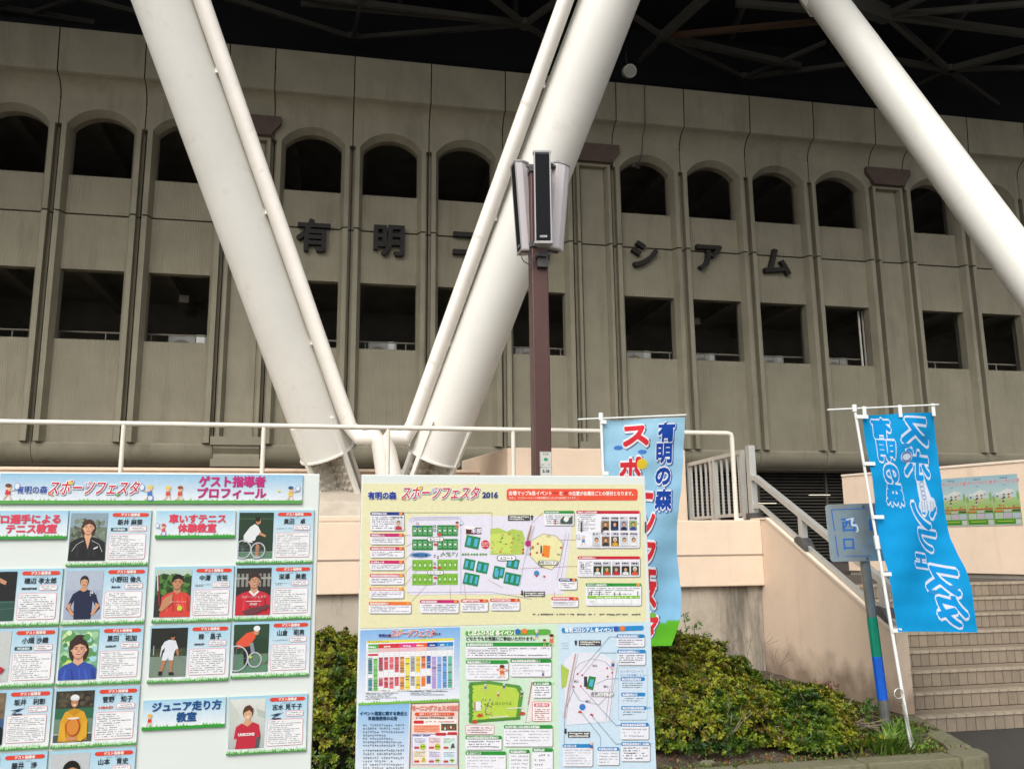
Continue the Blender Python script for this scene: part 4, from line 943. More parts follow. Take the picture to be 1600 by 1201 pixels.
def draw2(C):
    bl = '10a2e6'; wh = 'e4ecf6'
    def G(ch, x, y, h, rot=0, sx=1., bold=.03, ow=.115):
        bold += .022; ow += .045
        a, t = fl2(x, y); hh = h/3.077/350; C.ax = 2.95
        C.text(ch, a, t+hh*.42, hh, bl, 2, 'c', bold=bold, out=(ow, wh), mir=True, sx=sx, rot=rot)
    for ch, x, y in (('有', 178, 150), ('明', 200, 260), ('の', 222, 370), ('森', 242, 470)): G(ch, x, y, 82, rot=-.10, sx=.92, bold=.05, ow=.13)
    G('ス', 338, 163, 128, sx=1.15, rot=-.1, bold=.035, ow=.10); G('ポ', 352, 335, 118, rot=-.1, sx=1.0, bold=.035, ow=.10)
    def ringp(x, y, r, c, w_, L=6):
        P = []
        for i in range(20): q = fl2(x+r*math.cos(i*.314), y+r*math.sin(i*.314)); P.append(q)
        C.line(P, w_, c, L, True)
    def disc(x, y, r, c, L=5, ry=None): C.poly([fl2(x+r*math.cos(i*.314), y+(ry or r)*math.sin(i*.314)) for i in range(20)], c, L)
    disc(298, 287, 28, wh, 5.2); ringp(298, 287, 22, '7a8fc0', .012)
    C.poly([fl2(*q) for q in ((352, 395), (392, 392), (425, 500), (365, 505))], wh, 1.5)
    for y in (418, 440, 462, 482): ringp(376+(y-418)*.12, y, 10, 'b0b8cc', .008, 6)
    disc(385, 520, 26, wh, 4, 34); disc(420, 515, 20, wh, 4, 34)
    for x_ in (372, 384, 396, 414, 426): C.line([fl2(x_, 498), fl2(x_+5, 545)], .010, 'b0b8cc', 6)
    G('ツ', 378, 575, 115, rot=-.15, sx=1.1, bold=.035, ow=.105); G('フ', 392, 690, 100, rot=-.2, sx=1.15, bold=.035, ow=.11); G('ェ', 362, 778, 82, rot=-.15, sx=1.1, bold=.05, ow=.13)
    G('ス', 458, 880, 128, rot=-.25, sx=1.1, bold=.035, ow=.10); G('タ', 486, 1032, 128, rot=-.3, sx=1.1, bold=.035, ow=.10)
    for x, y, r in ((288, 235, 17), (398, 195, 17), (425, 938, 17), (512, 915, 17)): C.ax = 2.95; C.poly([fl2(x+r*1.5*math.cos(i*.4), y+r*.7*math.sin(i*.4)) for i in range(16)], '2b9ad8', 6)
pt2, pb2 = onv(1335, 637, V2), onv(1425, 1172, V2)
def onpole(y): k = (y-637)/(1172-637); return tuple(pt2[i]+(pb2[i]-pt2[i])*k for i in range(3))
base2 = (pb2[0], pb2[1], pb2[2])
armA, armB = onv(1293, 640, V2), onv(1467, 632, V2)
tabs = [(0.0, .015, tuple(onv(1338, 651, V2)))]+[(0.0, tt, onpole(yy)) for tt, yy in ((.26, 729), (.51, 815), (.77, 905), (.995, 992))]+[(a, 0.0, tuple(armA[i]+(armB[i]-armA[i])*k for i in range(3))) for a, k in ((.02, .34), (.5, .62), (.97, .96))]
F2 = cloth_flag('nobori_flag', 'bright blue upright banner seen from its reverse side, white outlined mirrored writing', CL2, base2, draw2, bg2, [base2, onpole(960), onpole(855), pt2], [armA, armB], tabs, 0, 'upright festival banners')
b = MB(); A = Vector(onpole(1090)); 
q = onv(1406, 1083, V2-.02); b.tube([onv(1404+7*math.cos(i*.7), 1083+8*math.sin(i*.7), V2-.02) for i in range(10)], .004, 6); b.tube([onv(1409, 1090, V2-.02), onv(1414, 1105, V2-.02)], .004, 6)
part('wire_hook', b, alu, F2)
b = MB(); b.tube([onv(1410, 1100, V2-.02), onv(1416, 1118, V2-.02), onv(1428, 1168, V2-.01)], .008, 8); part('ground_stake', b, alu, F2)
# ---- light blue flag seen from the front
V1 = 6.15
CL1 = Cloth([(938, 652, 0), (941, 745, .27), (945, 850, .55), (950, 950, .83), (953, 1016, 1)],
            [(1070, 647.5, 0), (1067, 741, .26), (1060, 807, .44), (1062, 861, .59), (1067, 925, .76), (1063, 968, .88), (1044, 1012, 1)], V1,
            lambda a, t: .025*math.sin(5*a+4*t)*(.3+t)+.05*a*math.sin(5.5*t-1.0)*t+.012*math.sin(13*t+6*a)+.003*math.sin(55*t))
c_a, c_b, c_g = np.array(rgb('a8d8f2')), np.array(rgb('8cc6ea')), np.array(rgb('62b92c'))
def bg1(a, t):
    if t > .905-.06*(a-.5): return tuple(c_g)
    return tuple(c_a+(c_b-c_a)*min(1, t*1.2))
def fl1(x, y):
    px, py = x/3.16+920, y/3.16+630; t = (py-650)/362
    for _ in range(6):
        l, r = smooth(CL1.L, max(0, min(1, t))), smooth(CL1.R, max(0, min(1, t))); a = (px-l[0])/(r[0]-l[0]); yy = l[1]+(r[1]-l[1])*a; t += (py-yy)/362
    return a, t
def draw1(C):
    C.ax = 2.85
    def G(ch, x, y, h, col, sh, ow=.12, bold=.05, sx=1., rot=0):
        a, t = fl1(x+5, y+5); hh = h/3.16/362; C.text(ch, a, t+hh*.42, hh, sh, 1, 'c', bold=.17, sx=sx, rot=rot); bold += .02; ow += .04
        a, t = fl1(x, y); C.text(ch, a, t+hh*.42, hh, col, 2.4, 'c', bold=bold, out=(ow, 'f4f7fb'), sx=sx, rot=rot)
    for ch, x, y in (('有', 380, 145), ('明', 370, 248), ('の', 367, 360), ('森', 368, 480)): G(ch, x, y, 80, '1f4fae', '5a7fbe', ow=.11, bold=.045, sx=.88)
    G('ス', 232, 160, 100, 'e23a44', '6b7b99', bold=.05, sx=1.15, rot=.05); G('ポ', 205, 330, 95, 'e23a44', '6b7b99', bold=.05)
    for ch, y, x in (('ー', 460, 262), ('ツ', 600, 268), ('フ', 740, 278), ('ェ', 850, 290), ('ス', 950, 285), ('タ', 1105, 285)): G(ch, x, y, 105, 'e23a44', '6b7b99', bold=.05, rot=-.08)
    for x, y, r, c in ((260, 300, 26, 'f4d93e'), (148, 218, 20, '4f86cf'), (262, 240, 20, '4f86cf'), (312, 1045, 22, '7cc24a')):
        C.poly([fl1(x+r*(1 if c != '4f86cf' else 1.1)*math.cos(i*.4), y+r*(1 if c == 'f4d93e' else .55)*math.sin(i*.4)) for i in range(16)], c, 6)
p1t, p1b = onv(939, 650, V1), onv(960, 1190, V1)
a1, b1_ = onv(903, 655, V1), onv(1072, 648, V1)
def onp1(y): k = (y-650)/540; return tuple(p1t[i]+(p1b[i]-p1t[i])*k for i in range(3))
F1 = cloth_flag('nobori_flag', 'light blue upright banner with red and blue writing, partly behind the map board', CL1, p1b, draw1, bg1, [p1b, onp1(960), onp1(860), p1t], [a1, b1_], [(0., tt, onp1(yy)) for tt, yy in ((.02, 660), (.26, 745), (.5, 835))], 0, 'upright festival banners')
# ------------------------------------------------------------------ signpost
SV = 6.42
top_, mid_, bot_ = onv(1349, 870, SV), onv(1360, 967, SV), onv(1386, 1145, SV); hi_ = onv(1341, 800, SV)
sg = thing('sign_post', (bot_[0], SV, soilz(bot_[0], SV)), 'small worn metal sign on a leaning grey post with green and blue tape bands', 'sign')
def lerp(a, b, k): return tuple(a[i]+(b[i]-a[i])*k for i in range(3))
def onpost(y): return lerp(hi_, bot_, (y-800)/(1145-800)) if y < 1145 else bot_
low = lerp(hi_, bot_, 1.03)
b = MB(); b.tube([lerp(hi_, bot_, -.02), low], .040, 10); part('post', b, post_m, sg, 30)
for y0, y1, m_, nm in ((967, 1028, green_t, 'green_tape'), (1028, 1094, blue_t, 'blue_tape')):
    b = MB(); b.tube([onpost(y0), onpost(y1)], .0412, 10, cap=False); part(nm, b, m_, sg, 30)
SP = SV-.05; cor = [onv(1288, 788, SP), onv(1407, 784.5, SP), onv(1412, 875, SP), onv(1297, 877.5, SP)]
def plate_pt(x, y, o=0):
    t_, l_ = lerp(cor[0], cor[1], x), lerp(cor[3], cor[2], x); p = lerp(t_, l_, y); return (p[0], SP-o, p[2])
b = MB(); r_c = []
for cx, cy, a0 in ((.94, .05, -90), (.94, .95, 0), (.06, .95, 90), (.06, .05, 180)):
    for k in range(5): t_ = math.radians(a0+22.5*k); r_c.append((cx+.05*math.cos(t_), cy+.05*math.sin(t_)))
pp = [plate_pt(*q) for q in r_c]; b.add([(p[0], SP, p[2]) for p in pp]+[(p[0], SP+.004, p[2]) for p in pp], [tuple(range(20)), tuple(range(39, 19, -1))]+[(i, (i+1) % 20, 20+(i+1) % 20, 20+i) for i in range(20)])
part('plate', b, sign_m, sg)
C = Canvas(lambda x, y: (x, y), lambda a, b_, o: plate_pt(a, b_, o+.0008), ax=.76)
for i in range(9): pass
lc = '2f6fc4'
def worn(pts, w_, seed):
    r2 = random.Random(seed)
    for (a, b_) in zip(pts, pts[1:]+pts[:1]):
        n_ = 9
        for k in range(n_):
            if r2.random() < .9: C.line([(a[0]+(b_[0]-a[0])*k/n_, a[1]+(b_[1]-a[1])*k/n_), (a[0]+(b_[0]-a[0])*(k+1)/n_, a[1]+(b_[1]-a[1])*(k+1)/n_)], w_*r2.uniform(.8, 1.1), lc, 1)
worn([(.085, .09), (.92, .09), (.92, .91), (.115, .91)], .012, 3)
C.text('西', .29, .46, .21, lc, 1, 'c', bold=.015); C.text('口', .27, .78, .19, lc, 1, 'c', bold=.015)
C.text('口', .64, .46, .19, lc, 1, 'c', bold=.03)
for pts in ([(.26, .28), (.36, .25), (.33, .36), (.40, .37)], [(.335, .25), (.33, .38), (.40, .39), (.405, .48), (.38, .49)]): C.line(pts, .022, 'e8eef2', 3)
C.line([(.45, .80), (.5, .72), (.58, .70)], .012, '6d8cae', 1)
part('sign_print', C.mesh('sign_print', print_m, (bot_[0], SV, soilz(bot_[0], SV))), None, sg)
for (a, c_) in ((.5, .05), (.5, .95)): p = plate_pt(a, c_); b = MB(); b.tube([(p[0], SP-.008, p[2]), (p[0], SP+.03, p[2])], .009, 8); part('bolt', b, dark_m, sg)
# ------------------------------------------------------------------ posters on the cream wall
def wallpt(d_, z, o=0): p = pa+dv*d_+nv*(.004+o); return (p.x, p.y, z)
def distpx(x, y):
    q = _ray(x, y); q = Vector(_to(q)) ; e = Vector((0, 0, EYE)); t = (pa-e).dot(nv)/q.dot(nv); P = e+q*t; return (P-pa).dot(dv), P.z
import itertools
pts_ = [distpx(*q) for q in ((1481, 750), (1505, 747.5), (1546, 742), (1588, 736), (1505, 823), (1553, 822), (1597, 818))]
xw = pts_[3][0]-pts_[2][0]; ztop_ = sum(p[1] for p in pts_[:4])/4; zbot_ = sum(p[1] for p in pts_[4:])/3
for i, (x0, lb) in enumerate(((pts_[1][0]-xw*.99, 'leftmost festival poster, partly hidden by the blue flag'), (pts_[2][0]-xw, 'middle festival poster on the cream wall'), (pts_[2][0]+.004, 'rightmost festival poster, curling at its right edge'))):
    x1 = x0+xw; H_ = ztop_-zbot_; 
    C = Canvas(lambda x, y: (x0+x*(x1-x0), ztop_-y*H_), lambda a, z, o: wallpt(a, z, o+.001+.004*math.sin(a*9+i)*0), ax=H_/(x1-x0))
    C.grad(0, 0, 1, .45, '9cc0cc', 'b9d2d0', 0); C.grad(0, .45, 1, .70, 'a8c488', '8fb45c', 0)
    C.rect(0, .70, 1, 1, '5c9a34', 0); C.ell(.06, .47, .06, .07, '86ac6c', 1); C.ell(.95, .42, .05, .09, '86ac6c', 1)
    C.text('有明の森', .5, .075, .03, '35507c', 2, 'c'); C.text('スポーツフェスタ', .5, .165, .075, 'd2707c', 2, 'c', bold=.02, out=(.06, 'd9e4e4'), sx=.80, shear=.15)
    C.text('2016', .5, .215, .03, '5c6c94', 2, 'c')
    for k, (kx, ky, s1, s2) in enumerate(((.2, .48, '2c5a9c', 'e8e8e8'), (.45, .50, '33332f', '6a4a34'), (.62, .50, 'd86a50', '5a3a28'), (.75, .42, '98a0a4', 'e0e0dc'), (.4, .58, '1f3f6c', '54402c'))): C.kid(kx, ky, .13, s1, s2, 0, L=2)
    C.poly([(.15, .38), (.6, .27), (.85, .33), (.5, .40)], 'd8dcd8', 2)
    for k in range(7): C.ell(.12+.13*k, .62+.02*math.sin(k*5), .035, .018, ('c8b84a', 'b0564a', '8ab050', 'cfc46a')[k % 4], 2)
    C.rect(.1, .645, 1, .675, 'b0583c', 2); C.ell(.35, .63, .05, .04, 'c0503c', 3); C.ell(.35, .63, .03, .024, 'b9d08a', 4)
    C.rect(.04, .70, .34, .73, 'cf6a4a', 2); C.rect(.38, .69, .66, .735, 'b5b8b4', 2); C.rect(.70, .69, .98, .72, '4a4a4c', 2)
    for k, c in enumerate(('b4c6b0', 'c0b4c4', 'b6c2cc')): C.rect(.04+.32*k, .75, .34+.32*k, .86, c, 2); C.smalltext(.05+.32*k, .76, .33+.32*k, .85, 4, '777d80', 3, seed=k+i)
    C.rect(.04, .89, .75, .96, '3f8a28', 2); C.rect(.10, .905, .70, .92, 'b8c050', 3); C.rect(.78, .88, .98, .97, 'c2c6c2', 2)
    C.rect(0, .975, 1, 1, 'b9bdb6', 3)
    bs = wallpt(x0, zbot_)
    P_ = [wallpt(x0, zbot_, -.002), wallpt(x1, zbot_, -.002), wallpt(x1, ztop_, -.002), wallpt(x0, ztop_, -.002)]
    o = solo('festival_poster', C.mesh('festival_poster', print_m, bs, (P_, [(0, 1, 2, 3)], rgb('c8ccc8'))), None, bs, lb, 'poster', 'festival posters on the cream wall')
# ------------------------------------------------------------------ notice boards
SKY_A, SKY_B, WH = 'a9d2e8', 'eef3f6', 'f2f4f4'
def logo(C, x, y, s, L=3, k=1.):
    """spo-tsu festa wordmark; x,y centre baseline, s height"""
    red = 'd2243f'; W_ = C.ax*s
    C.text('スポーツフェスタ', x, y, s, '9a9ab4', L, 'c', bold=.07, sx=.70, shear=.22) if k else None
    C.text('スポーツフェスタ', x-.04*W_, y-.05*s, s, red, L+1, 'c', bold=.012, out=(.065, 'fbfbfb'), sx=.70, shear=.22)
    C.ell(x-1.80*W_, y-.90*s, .16*W_, .16*s, 'efd23c', L+3.5, 10); C.poly([(x-3.3*W_, y-.1*s), (x-3.0*W_, y+.05*s), (x-3.05*W_, y+.16*s), (x-3.4*W_, y)], 'f0955c', L+3); C.poly([(x+1.7*W_, y+.05*s), (x+2.0*W_, y-.05*s), (x+2.05*W_, y+.05*s), (x+1.8*W_, y+.2*s)], '6fae4c', L+3)
    for q in (-.62, -.38): C.ell(x+q*W_, y-.72*s, .10*W_, .16*s, 'c9c4e2', L+3, 10)
def card_canvas(a0, b0, V, cw=.218, ch=.1555, thick=.006):
    return Canvas(lambda x, y: (a0+x*cw, b0-y*ch), lambda a, b_, o: (a, V-thick-.0004-o, b_), ax=ch/cw)
def bust(C, cx, cy, s, skin, hair, shirt, long=False, cap=None, wide=1., smile=True, L=4, collar=None, glasses=False):
    """head centre (cx,cy), head half height s (y units)"""
    a = C.ax
    def E(dx, dy, rx, ry, c, l, **k): C.ell(cx+dx*s*a, cy+dy*s, rx*s*a, ry*s, c, L+l, **k)
    sh = 2.3*wide
    if long: E(0, .25, 1.02, 1.25, hair, 0)
    P = [(-.42, .8), (-.5, 1.35), (-1.35*wide, 1.65), (-sh*.93, 2.15), (-sh, 6), (sh, 6), (sh*.93, 2.15), (1.35*wide, 1.65), (.5, 1.35), (.42, .8)]
    ymax = C.ymax
    C.poly([(min(max(cx+p*s*a, C.x0), C.x1), min(cy+q*s, ymax)) for p, q in P], shirt, L)
    C.poly([(cx+p*s*a, cy+q*s) for p, q in ((-.42, .6), (.42, .6), (.5, 1.42), (0, 1.75), (-.5, 1.42))], skin, L+1)
    if collar: C.poly([(cx+p*s*a, cy+q*s) for p, q in ((-.5, 1.3), (0, 1.8), (.5, 1.3), (.72, 1.5), (0, 2.15), (-.72, 1.5))], collar, L+1.6)
    E(0, -.12, .86, 1.02, hair, 2); E(0, .08, .70, .90, skin, 3)
    sc_ = rgb(skin); dk = tuple(q*.72 for q in sc_); lt = tuple(min(1, q*1.14) for q in sc_); sr_ = rgb(shirt)
    C.poly([(cx+p*s*a, cy+q*s) for p, q in ((.30, -.6), (.52, -.4), (.66, .1), (.52, .62), (.22, .92), (.34, .5), (.44, .1), (.40, -.3))], dk, L+3.2)
    C.poly([(cx+p*s*a, cy+q*s) for p, q in ((-.4, .82), (0, 1.0), (.42, .82), (.42, 1.0), (0, 1.25), (-.42, 1.0))], tuple(q*.6 for q in sc_), L+1.3)
    E(-.34, .26, .16, .12, lt, 3.3, n=10); E(-.1, -.42, .3, .12, lt, 3.25, n=10)
    for q, (p0, p1, w_) in enumerate(((-1.3, -1.5, .16), (-.7, -.5, .12), (.6, .9, .14), (1.35, 1.5, .2), (.1, .2, .1))):
        x_a, x_b = [min(max(cx+v_*s*a, C.x0), C.x1) for v_ in (p0, p1)]; yb_ = min(cy+4.2*s, ymax); ya_ = min(cy+2.1*s, ymax-.01)
        C.poly([(x_a, ya_), (min(x_a+w_*s*a, C.x1), ya_), (min(x_b+w_*2*s*a, C.x1), yb_), (x_b, yb_)], tuple(v_*(.62 if q % 2 else 1.35)+(.0 if q % 2 else .01) for v_ in sr_), L+.3)
    C.poly([(cx+p*s*a, cy+q*s) for p, q in ((-.80, .1), (-.72, -.7), (-.2, -1.0), (.45, -.92), (.80, -.4), (.80, .1), (.62, -.28), (.1, -.5), (-.45, -.3), (-.64, .05))], hair, L+4)
    for d in (-.72, .72): E(d, .1, .10, .20, skin, 2.6)
    for d in (-.28, .28): E(d, .02, .10, .055, '2c1d18', 4.5, n=8); C.rect(cx+(d-.16)*s*a, cy-.17*s, cx+(d+.16)*s*a, cy-.12*s, hair, L+4.6)
    C.poly([(cx-.05*s*a, cy+.12*s), (cx+.05*s*a, cy+.12*s), (cx+.09*s*a, cy+.30*s), (cx-.09*s*a, cy+.30*s)], 'c98d6c', L+4.2)
    if smile: E(0, .50, .27, .12, 'a8443c', 4.4, n=10); C.rect(cx-.2*s*a, cy+.43*s, cx+.2*s*a, cy+.50*s, 'f4ece4', L+4.8)
    else: C.rect(cx-.16*s*a, cy+.49*s, cx+.16*s*a, cy+.54*s, '8c4238', L+4.8)
    if glasses:
        for d in (-.3, .3): E(d, .02, .24, .17, '3a3030', 4.7); E(d, .02, .19, .12, 'd8b49c', 4.9)
    if cap: E(0, -.55, .86, .62, cap, 5.2, a0=180, a1=360); C.rect(cx-.9*s*a, cy-.62*s, cx+.9*s*a, cy-.46*s, cap, L+5.4)
def photo(C, kind):
    """paint the portrait photograph; user space x .02..0.47, y .04...90"""
    x0, y0, x1, y1 = .02, .045, .468, .90; C.x0, C.x1, C.ymax = x0, x1, y1; r2 = random.Random(kind)
    R = lambda a, b_, c, d, col, L=2: C.rect(x0+(x1-x0)*a, y0+(y1-y0)*b_, x0+(x1-x0)*c, y0+(y1-y0)*d, col, L)
    X = lambda q: x0+(x1-x0)*q
    Y = lambda q: y0+(y1-y0)*q
    def E(cx, cy, rx, ry, col, L=4, **k): C.ell(X(cx), Y(cy), rx*(y1-y0)*C.ax, ry*(y1-y0), col, L, **k)
    def blobs(n, cols, ya, yb, s=.05):
        for i in range(n):
            s_ = s*r2.uniform(.5, 1.3); sx_ = s_*(y1-y0)*C.ax/(x1-x0); E(r2.uniform(sx_, 1-sx_), r2.uniform(ya+s_, yb-s_), s_, s_, r2.choice(cols), 2.4+i*.012, n=7)
    def pl(pts, col, L=4): C.poly([(X(a), Y(b_)) for a, b_ in pts], col, L)
    def ln(pts, w_, col, L=5): C.line([(X(a), Y(b_)) for a, b_ in pts], w_*(x1-x0), col, L)
    sk = 'dfa780'
    if kind == 'bob':
        R(0, 0, 1, 1, '6f7d6c'); R(0, 0, 1, .3, '8ea4b0'); blobs(60, ['5c6a58', '7d8a78', '56604e', '8c9884', '4a5646'], .1, .8); bust(C, X(.5), Y(.30), .125, 'e6b08c', '4a2a1e', '17181c', wide=1.1, long=True); 
        ln([(.40, .58), (.22, .66), (.10, .80)], .012, 'd8d8d8', 9); ln([(.62, .58), (.82, .66), (.92, .82)], .012, 'd8d8d8', 9); pl([(.42, .52), (.58, .52), (.52, .76)], 'e0aa88', 7); pl([(.68, .74), (.80, .70), (.79, .73), (.69, .77)], 'e8e8e8', 9)
    elif kind == 'court':
        R(0, 0, 1, .62, '15181a'); R(0, .62, 1, 1, '2e5148'); R(0, .60, 1, .63, '3f6a5c'); pl([(.5, .1), (.75, .2), (.72, .27), (.5, .2)], 'c9926c'); pl([(.2, .2), (.55, .12), (.6, .3), (.3, .45)], '22262c'); ln([(0, .8), (1, .74)], .012, '5f8078', 3)
    elif kind == 'navy':
        R(0, 0, 1, 1, 'a9b4c8'); R(0, 0, 1, .4, 'b4bece'); 
        pl([(.06, .78), (.22, .48), (.40, .40), (.62, .40), (.82, .47), (.97, .78), (.80, .92), (.74, .88), (.84, .75), (.76, .62), (.74, 1), (.28, 1), (.26, .62), (.17, .75), (.30, .88), (.24, .92)], '1b2444', 3); 
        for s_ in (((.06, .72), (.19, .66), (.17, .76), (.30, .90), (.22, .93)), ((.96, .72), (.84, .66), (.84, .76), (.72, .90), (.80, .93))): pl(s_, 'd39b74', 5)
        E(.50, .22, .085, .115, '2c211e', 5); E(.50, .245, .070, .095, 'd9a27a', 6); pl([(.45, .33), (.56, .33), (.6, .4), (.5, .44), (.4, .4)], 'd39b74', 5.5); pl([(.41, .2), (.45, .13), (.57, .12), (.6, .2), (.5, .17)], '2c211e', 7)
        for d in (-.04, .04): E(.5+d*1.3, .235, .010, .008, '33241e', 7.5, n=6)
        E(.5, .295, .025, .010, '9c4c40', 7.5, n=8); blobs(0, ['fff'], 0, 1); [E(r2.uniform(.66, .86), r2.uniform(.42, .52), .012, .016, 'd9dce4', 8, n=5) for _ in range(9)]
    elif kind == 'left_edge':
        R(0, 0, 1, 1, 'c9cdca'); bust(C, X(.30), Y(.36), .16, 'd9a684', '241a18', 'e9e9ec', long=True, wide=.9); pl([(.62, .62), (.9, .74), (.82, .84), (.6, .66)], 'b8303c', 9)
    elif kind == 'kuroda':
        R(0, 0, 1, 1, '7fb08a'); blobs(90, ['9fd0a0', 'd4ecc0', '5f9a58', 'a8d8e0', 'c8e070', '4c8a50'], 0, .85, .08); bust(C, X(.5), Y(.38), .165, 'e0ab8c', '3c2420', '3450a8', long=True, wide=1.0); pl([(.26, .42), (.24, .25), (.42, .10), (.62, .10), (.5, .2), (.36, .34)], '3c2420', 9)
    elif kind == 'brown':
        R(0, 0, 1, .5, '7d6a52'); R(0, .5, 1, 1, '3f5b86'); blobs(30, ['6a5844', '8c7860'], 0, .5); bust(C, X(.55), Y(.34), .14, 'c99674', '1d1715', '15171c')
    elif kind == 'hoodie':
        R(0, 0, 1, .34, '3b382c'); blobs(50, ['4a4434', '2c2a20', '5c5440'], 0, .34, .045); R(0, .34, 1, .55, '2f6a4c'); R(0, .55, 1, .84, '6f8a78'); R(0, .82, 1, 1, '4c5854'); ln([(0, .845), (1, .835)], .02, 'cfd4d0', 3)
        pl([(.13, .98), (.16, .60), (.26, .42), (.42, .36), (.60, .36), (.76, .42), (.87, .60), (.88, .96), (.5, 1)], 'dba22a', 3.4); pl([(.33, .40), (.5, .34), (.68, .40), (.5, .5)], 'c78d1c', 4)
        E(.5, .21, .072, .10, '2a201c', 5); E(.5, .235, .066, .09, 'cd9068', 6); E(.5, .14, .085, .07, 'e9e9e9', 7, a0=180, a1=360); pl([(.38, .14), (.62, .14), (.60, .19), (.40, .18)], 'dfe0e4', 7.4)
        for d in (-.035, .035): E(.5+d*1.3, .225, .011, .007, '33241e', 7.5, n=6)
        E(.5, .275, .034, .014, 'f2e8e2', 7.5, n=8); E(.5, .70, .135, .19, 'c8482c', 8); E(.5, .70, .115, .165, 'd88c34', 8.6); E(.5, .535, .12, .02, 'ece6da', 9); E(.5, .93, .11, .04, 'cd9068', 9)
        for s_ in (((.16, .6), (.28, .62), (.34, .9), (.44, .95), (.3, .99), (.15, .9)), ((.87, .6), (.75, .62), (.68, .9), (.58, .95), (.72, .99), (.88, .9))): pl(s_, 'e0aa30', 8.2)
    elif kind == 'cut_low': R(0, 0, 1, 1, 'c8ccc8')
    elif kind == 'man': R(0, 0, 1, 1, 'c4c9ca'); bust(C, X(.55), Y(.36), .17, 'c4906a', '17130f', 'dfe2e4', wide=1.0, smile=False)
    elif kind in ('chair1', 'chair2'):
        if kind == 'chair1': R(0, 0, 1, .85, '1f3a26'); R(0, .12, 1, .15, '3c5a3c'); R(0, .86, 1, 1, '5c8a68')
        else: R(0, 0, 1, .62, '2e4a34'); R(0, .3, 1, .6, '27402c'); R(0, .62, 1, 1, '5f8a6c')
        for i in range(10): R(i*.1, 0, i*.1+.008, .6, '2a4a30', 2.5)
        if kind == 'chair1':
            pl([(.15, .50), (.32, .32), (.46, .25), (.56, .30), (.66, .45), (.52, .52), (.46, .66), (.16, .64)], 'e4e8e8', 5); pl([(.62, .42), (.80, .50), (.78, .54), (.58, .48)], 'c9926c', 6); E(.56, .19, .055, .075, 'c9926c', 6); E(.54, .15, .055, .05, '1a1714', 7)
            for d in (-.02, .03): E(.58+d, .19, .006, .006, '33241e', 7.5, n=6)
            pl([(.40, .62), (.62, .60), (.64, .72), (.45, .70)], '1c1e24', 6); pl([(.52, .68), (.63, .68), (.60, .95), (.50, .95)], 'b9825c', 6); pl([(.46, .95), (.62, .94), (.62, 1), (.44, 1)], 'a9adb0', 7); cs = ((.14, .80, .19), (.58, .82, .16))
        else:
            pl([(.08, .38), (.36, .18), (.60, .14), (.62, .28), (.46, .45), (.12, .50)], 'e2583a', 5); pl([(.46, .40), (.56, .38), (.62, .58), (.52, .62)], '8a94a0', 6); E(.64, .16, .06, .07, 'c9926c', 6); E(.65, .09, .07, .06, 'eef0f0', 7); pl([(.28, .5), (.5, .5), (.45, .85), (.32, .85)], '1c1f24', 4.5); cs = ((.10, .70, .26), (.62, .74, .15)); E(.50, .68, .035, .032, 'c8d84a', 8)
            C.poly([(X(.9+.10*math.cos(i*.5)), Y(.72+.11*math.sin(i*.5))) for i in range(13)], '8a6a5a', 6); C.poly([(X(.9+.085*math.cos(i*.5)), Y(.72+.09*math.sin(i*.5))) for i in range(13)], '5f8a6c', 6.5)
        for cx, cy, rr_ in cs:
            P = [(cx+rr_*1.25*math.cos(i*.25), cy+rr_*math.sin(i*.25)) for i in range(26)]; P = [(min(1, max(0.005, a)), min(.995, b_)) for a, b_ in P]; ln(P, .035, 'c4c6ce', 7.4)
            for i in range(8): q = (cx+rr_*1.2*math.cos(i*.785), cy+rr_*.95*math.sin(i*.785)); q = (min(.99, max(.01, q[0])), min(.99, q[1])); ln([(cx, cy), q], .008, '8a8e96', 7)
    elif kind == 'racket':
        R(0, 0, 1, 1, '2c4a26'); R(0, 0, 1, .14, 'b8cfc0'); blobs(70, ['3c6a2c', '4f8034', '24401c', '5c8c3c'], .08, .55, .06); R(0, .56, 1, 1, '2a3228'); bust(C, X(.62), Y(.27), .125, 'c48c68', '16120f', 'd8453a', wide=1.0, smile=False); pl([(.26, .62), (.5, .5), (.5, .7), (.24, .88), (.14, .86)], 'c48c68', 8); ln([(.06, .12), (.16, .78)], .05, '8c2a30', 8); ln([(.05, .12), (.09, .45)], .03, 'd8d4d4', 9)
        E(.72, .82, .055, .055, 'c8d84a', 9.5); C.text('STAFF', X(.68), Y(.76), .022, 'f0d8d0', 9, 'c'); C.text('スポーツフェスタ', X(.66), Y(.70), .03, 'f0d8d0', 9, 'c')
    elif kind == 'glasses':
        R(0, 0, 1, 1, '2e2d2a'); [R(i*.125+.02, .12, i*.125+.09, .40, '8f8f88', 2.4) for i in range(8)]; R(0, .2, 1, .24, 'a8a8a0', 3); bust(C, X(.52), Y(.27), .135, 'd29a78', '3c2c28', 'c92a38', wide=1.15, collar='e8e8ea', glasses=True)
        C.text('スポーツフェスタ', X(.52), Y(.64), .045, 'f0d8d8', 9.5, 'c'); ln([(.3, .71), (.74, .71)], .02, 'f0d8d8', 9.5); C.text('STAFF', X(.52), Y(.79), .04, 'f0d8d8', 9.5, 'c', bold=.04); pl([(.2, .92), (.5, .84), (.95, .78), (.98, .84), (.6, .97), (.3, .99)], '6b3a40', 9.6)
    elif kind == 'whites':
        R(0, 0, 1, .42, '22261f'); R(0, .42, 1, .60, '3c4630'); R(0, .58, 1, 1, '7c8c7c'); blobs(25, ['4a5438', '333c2a'], .42, .60, .03)
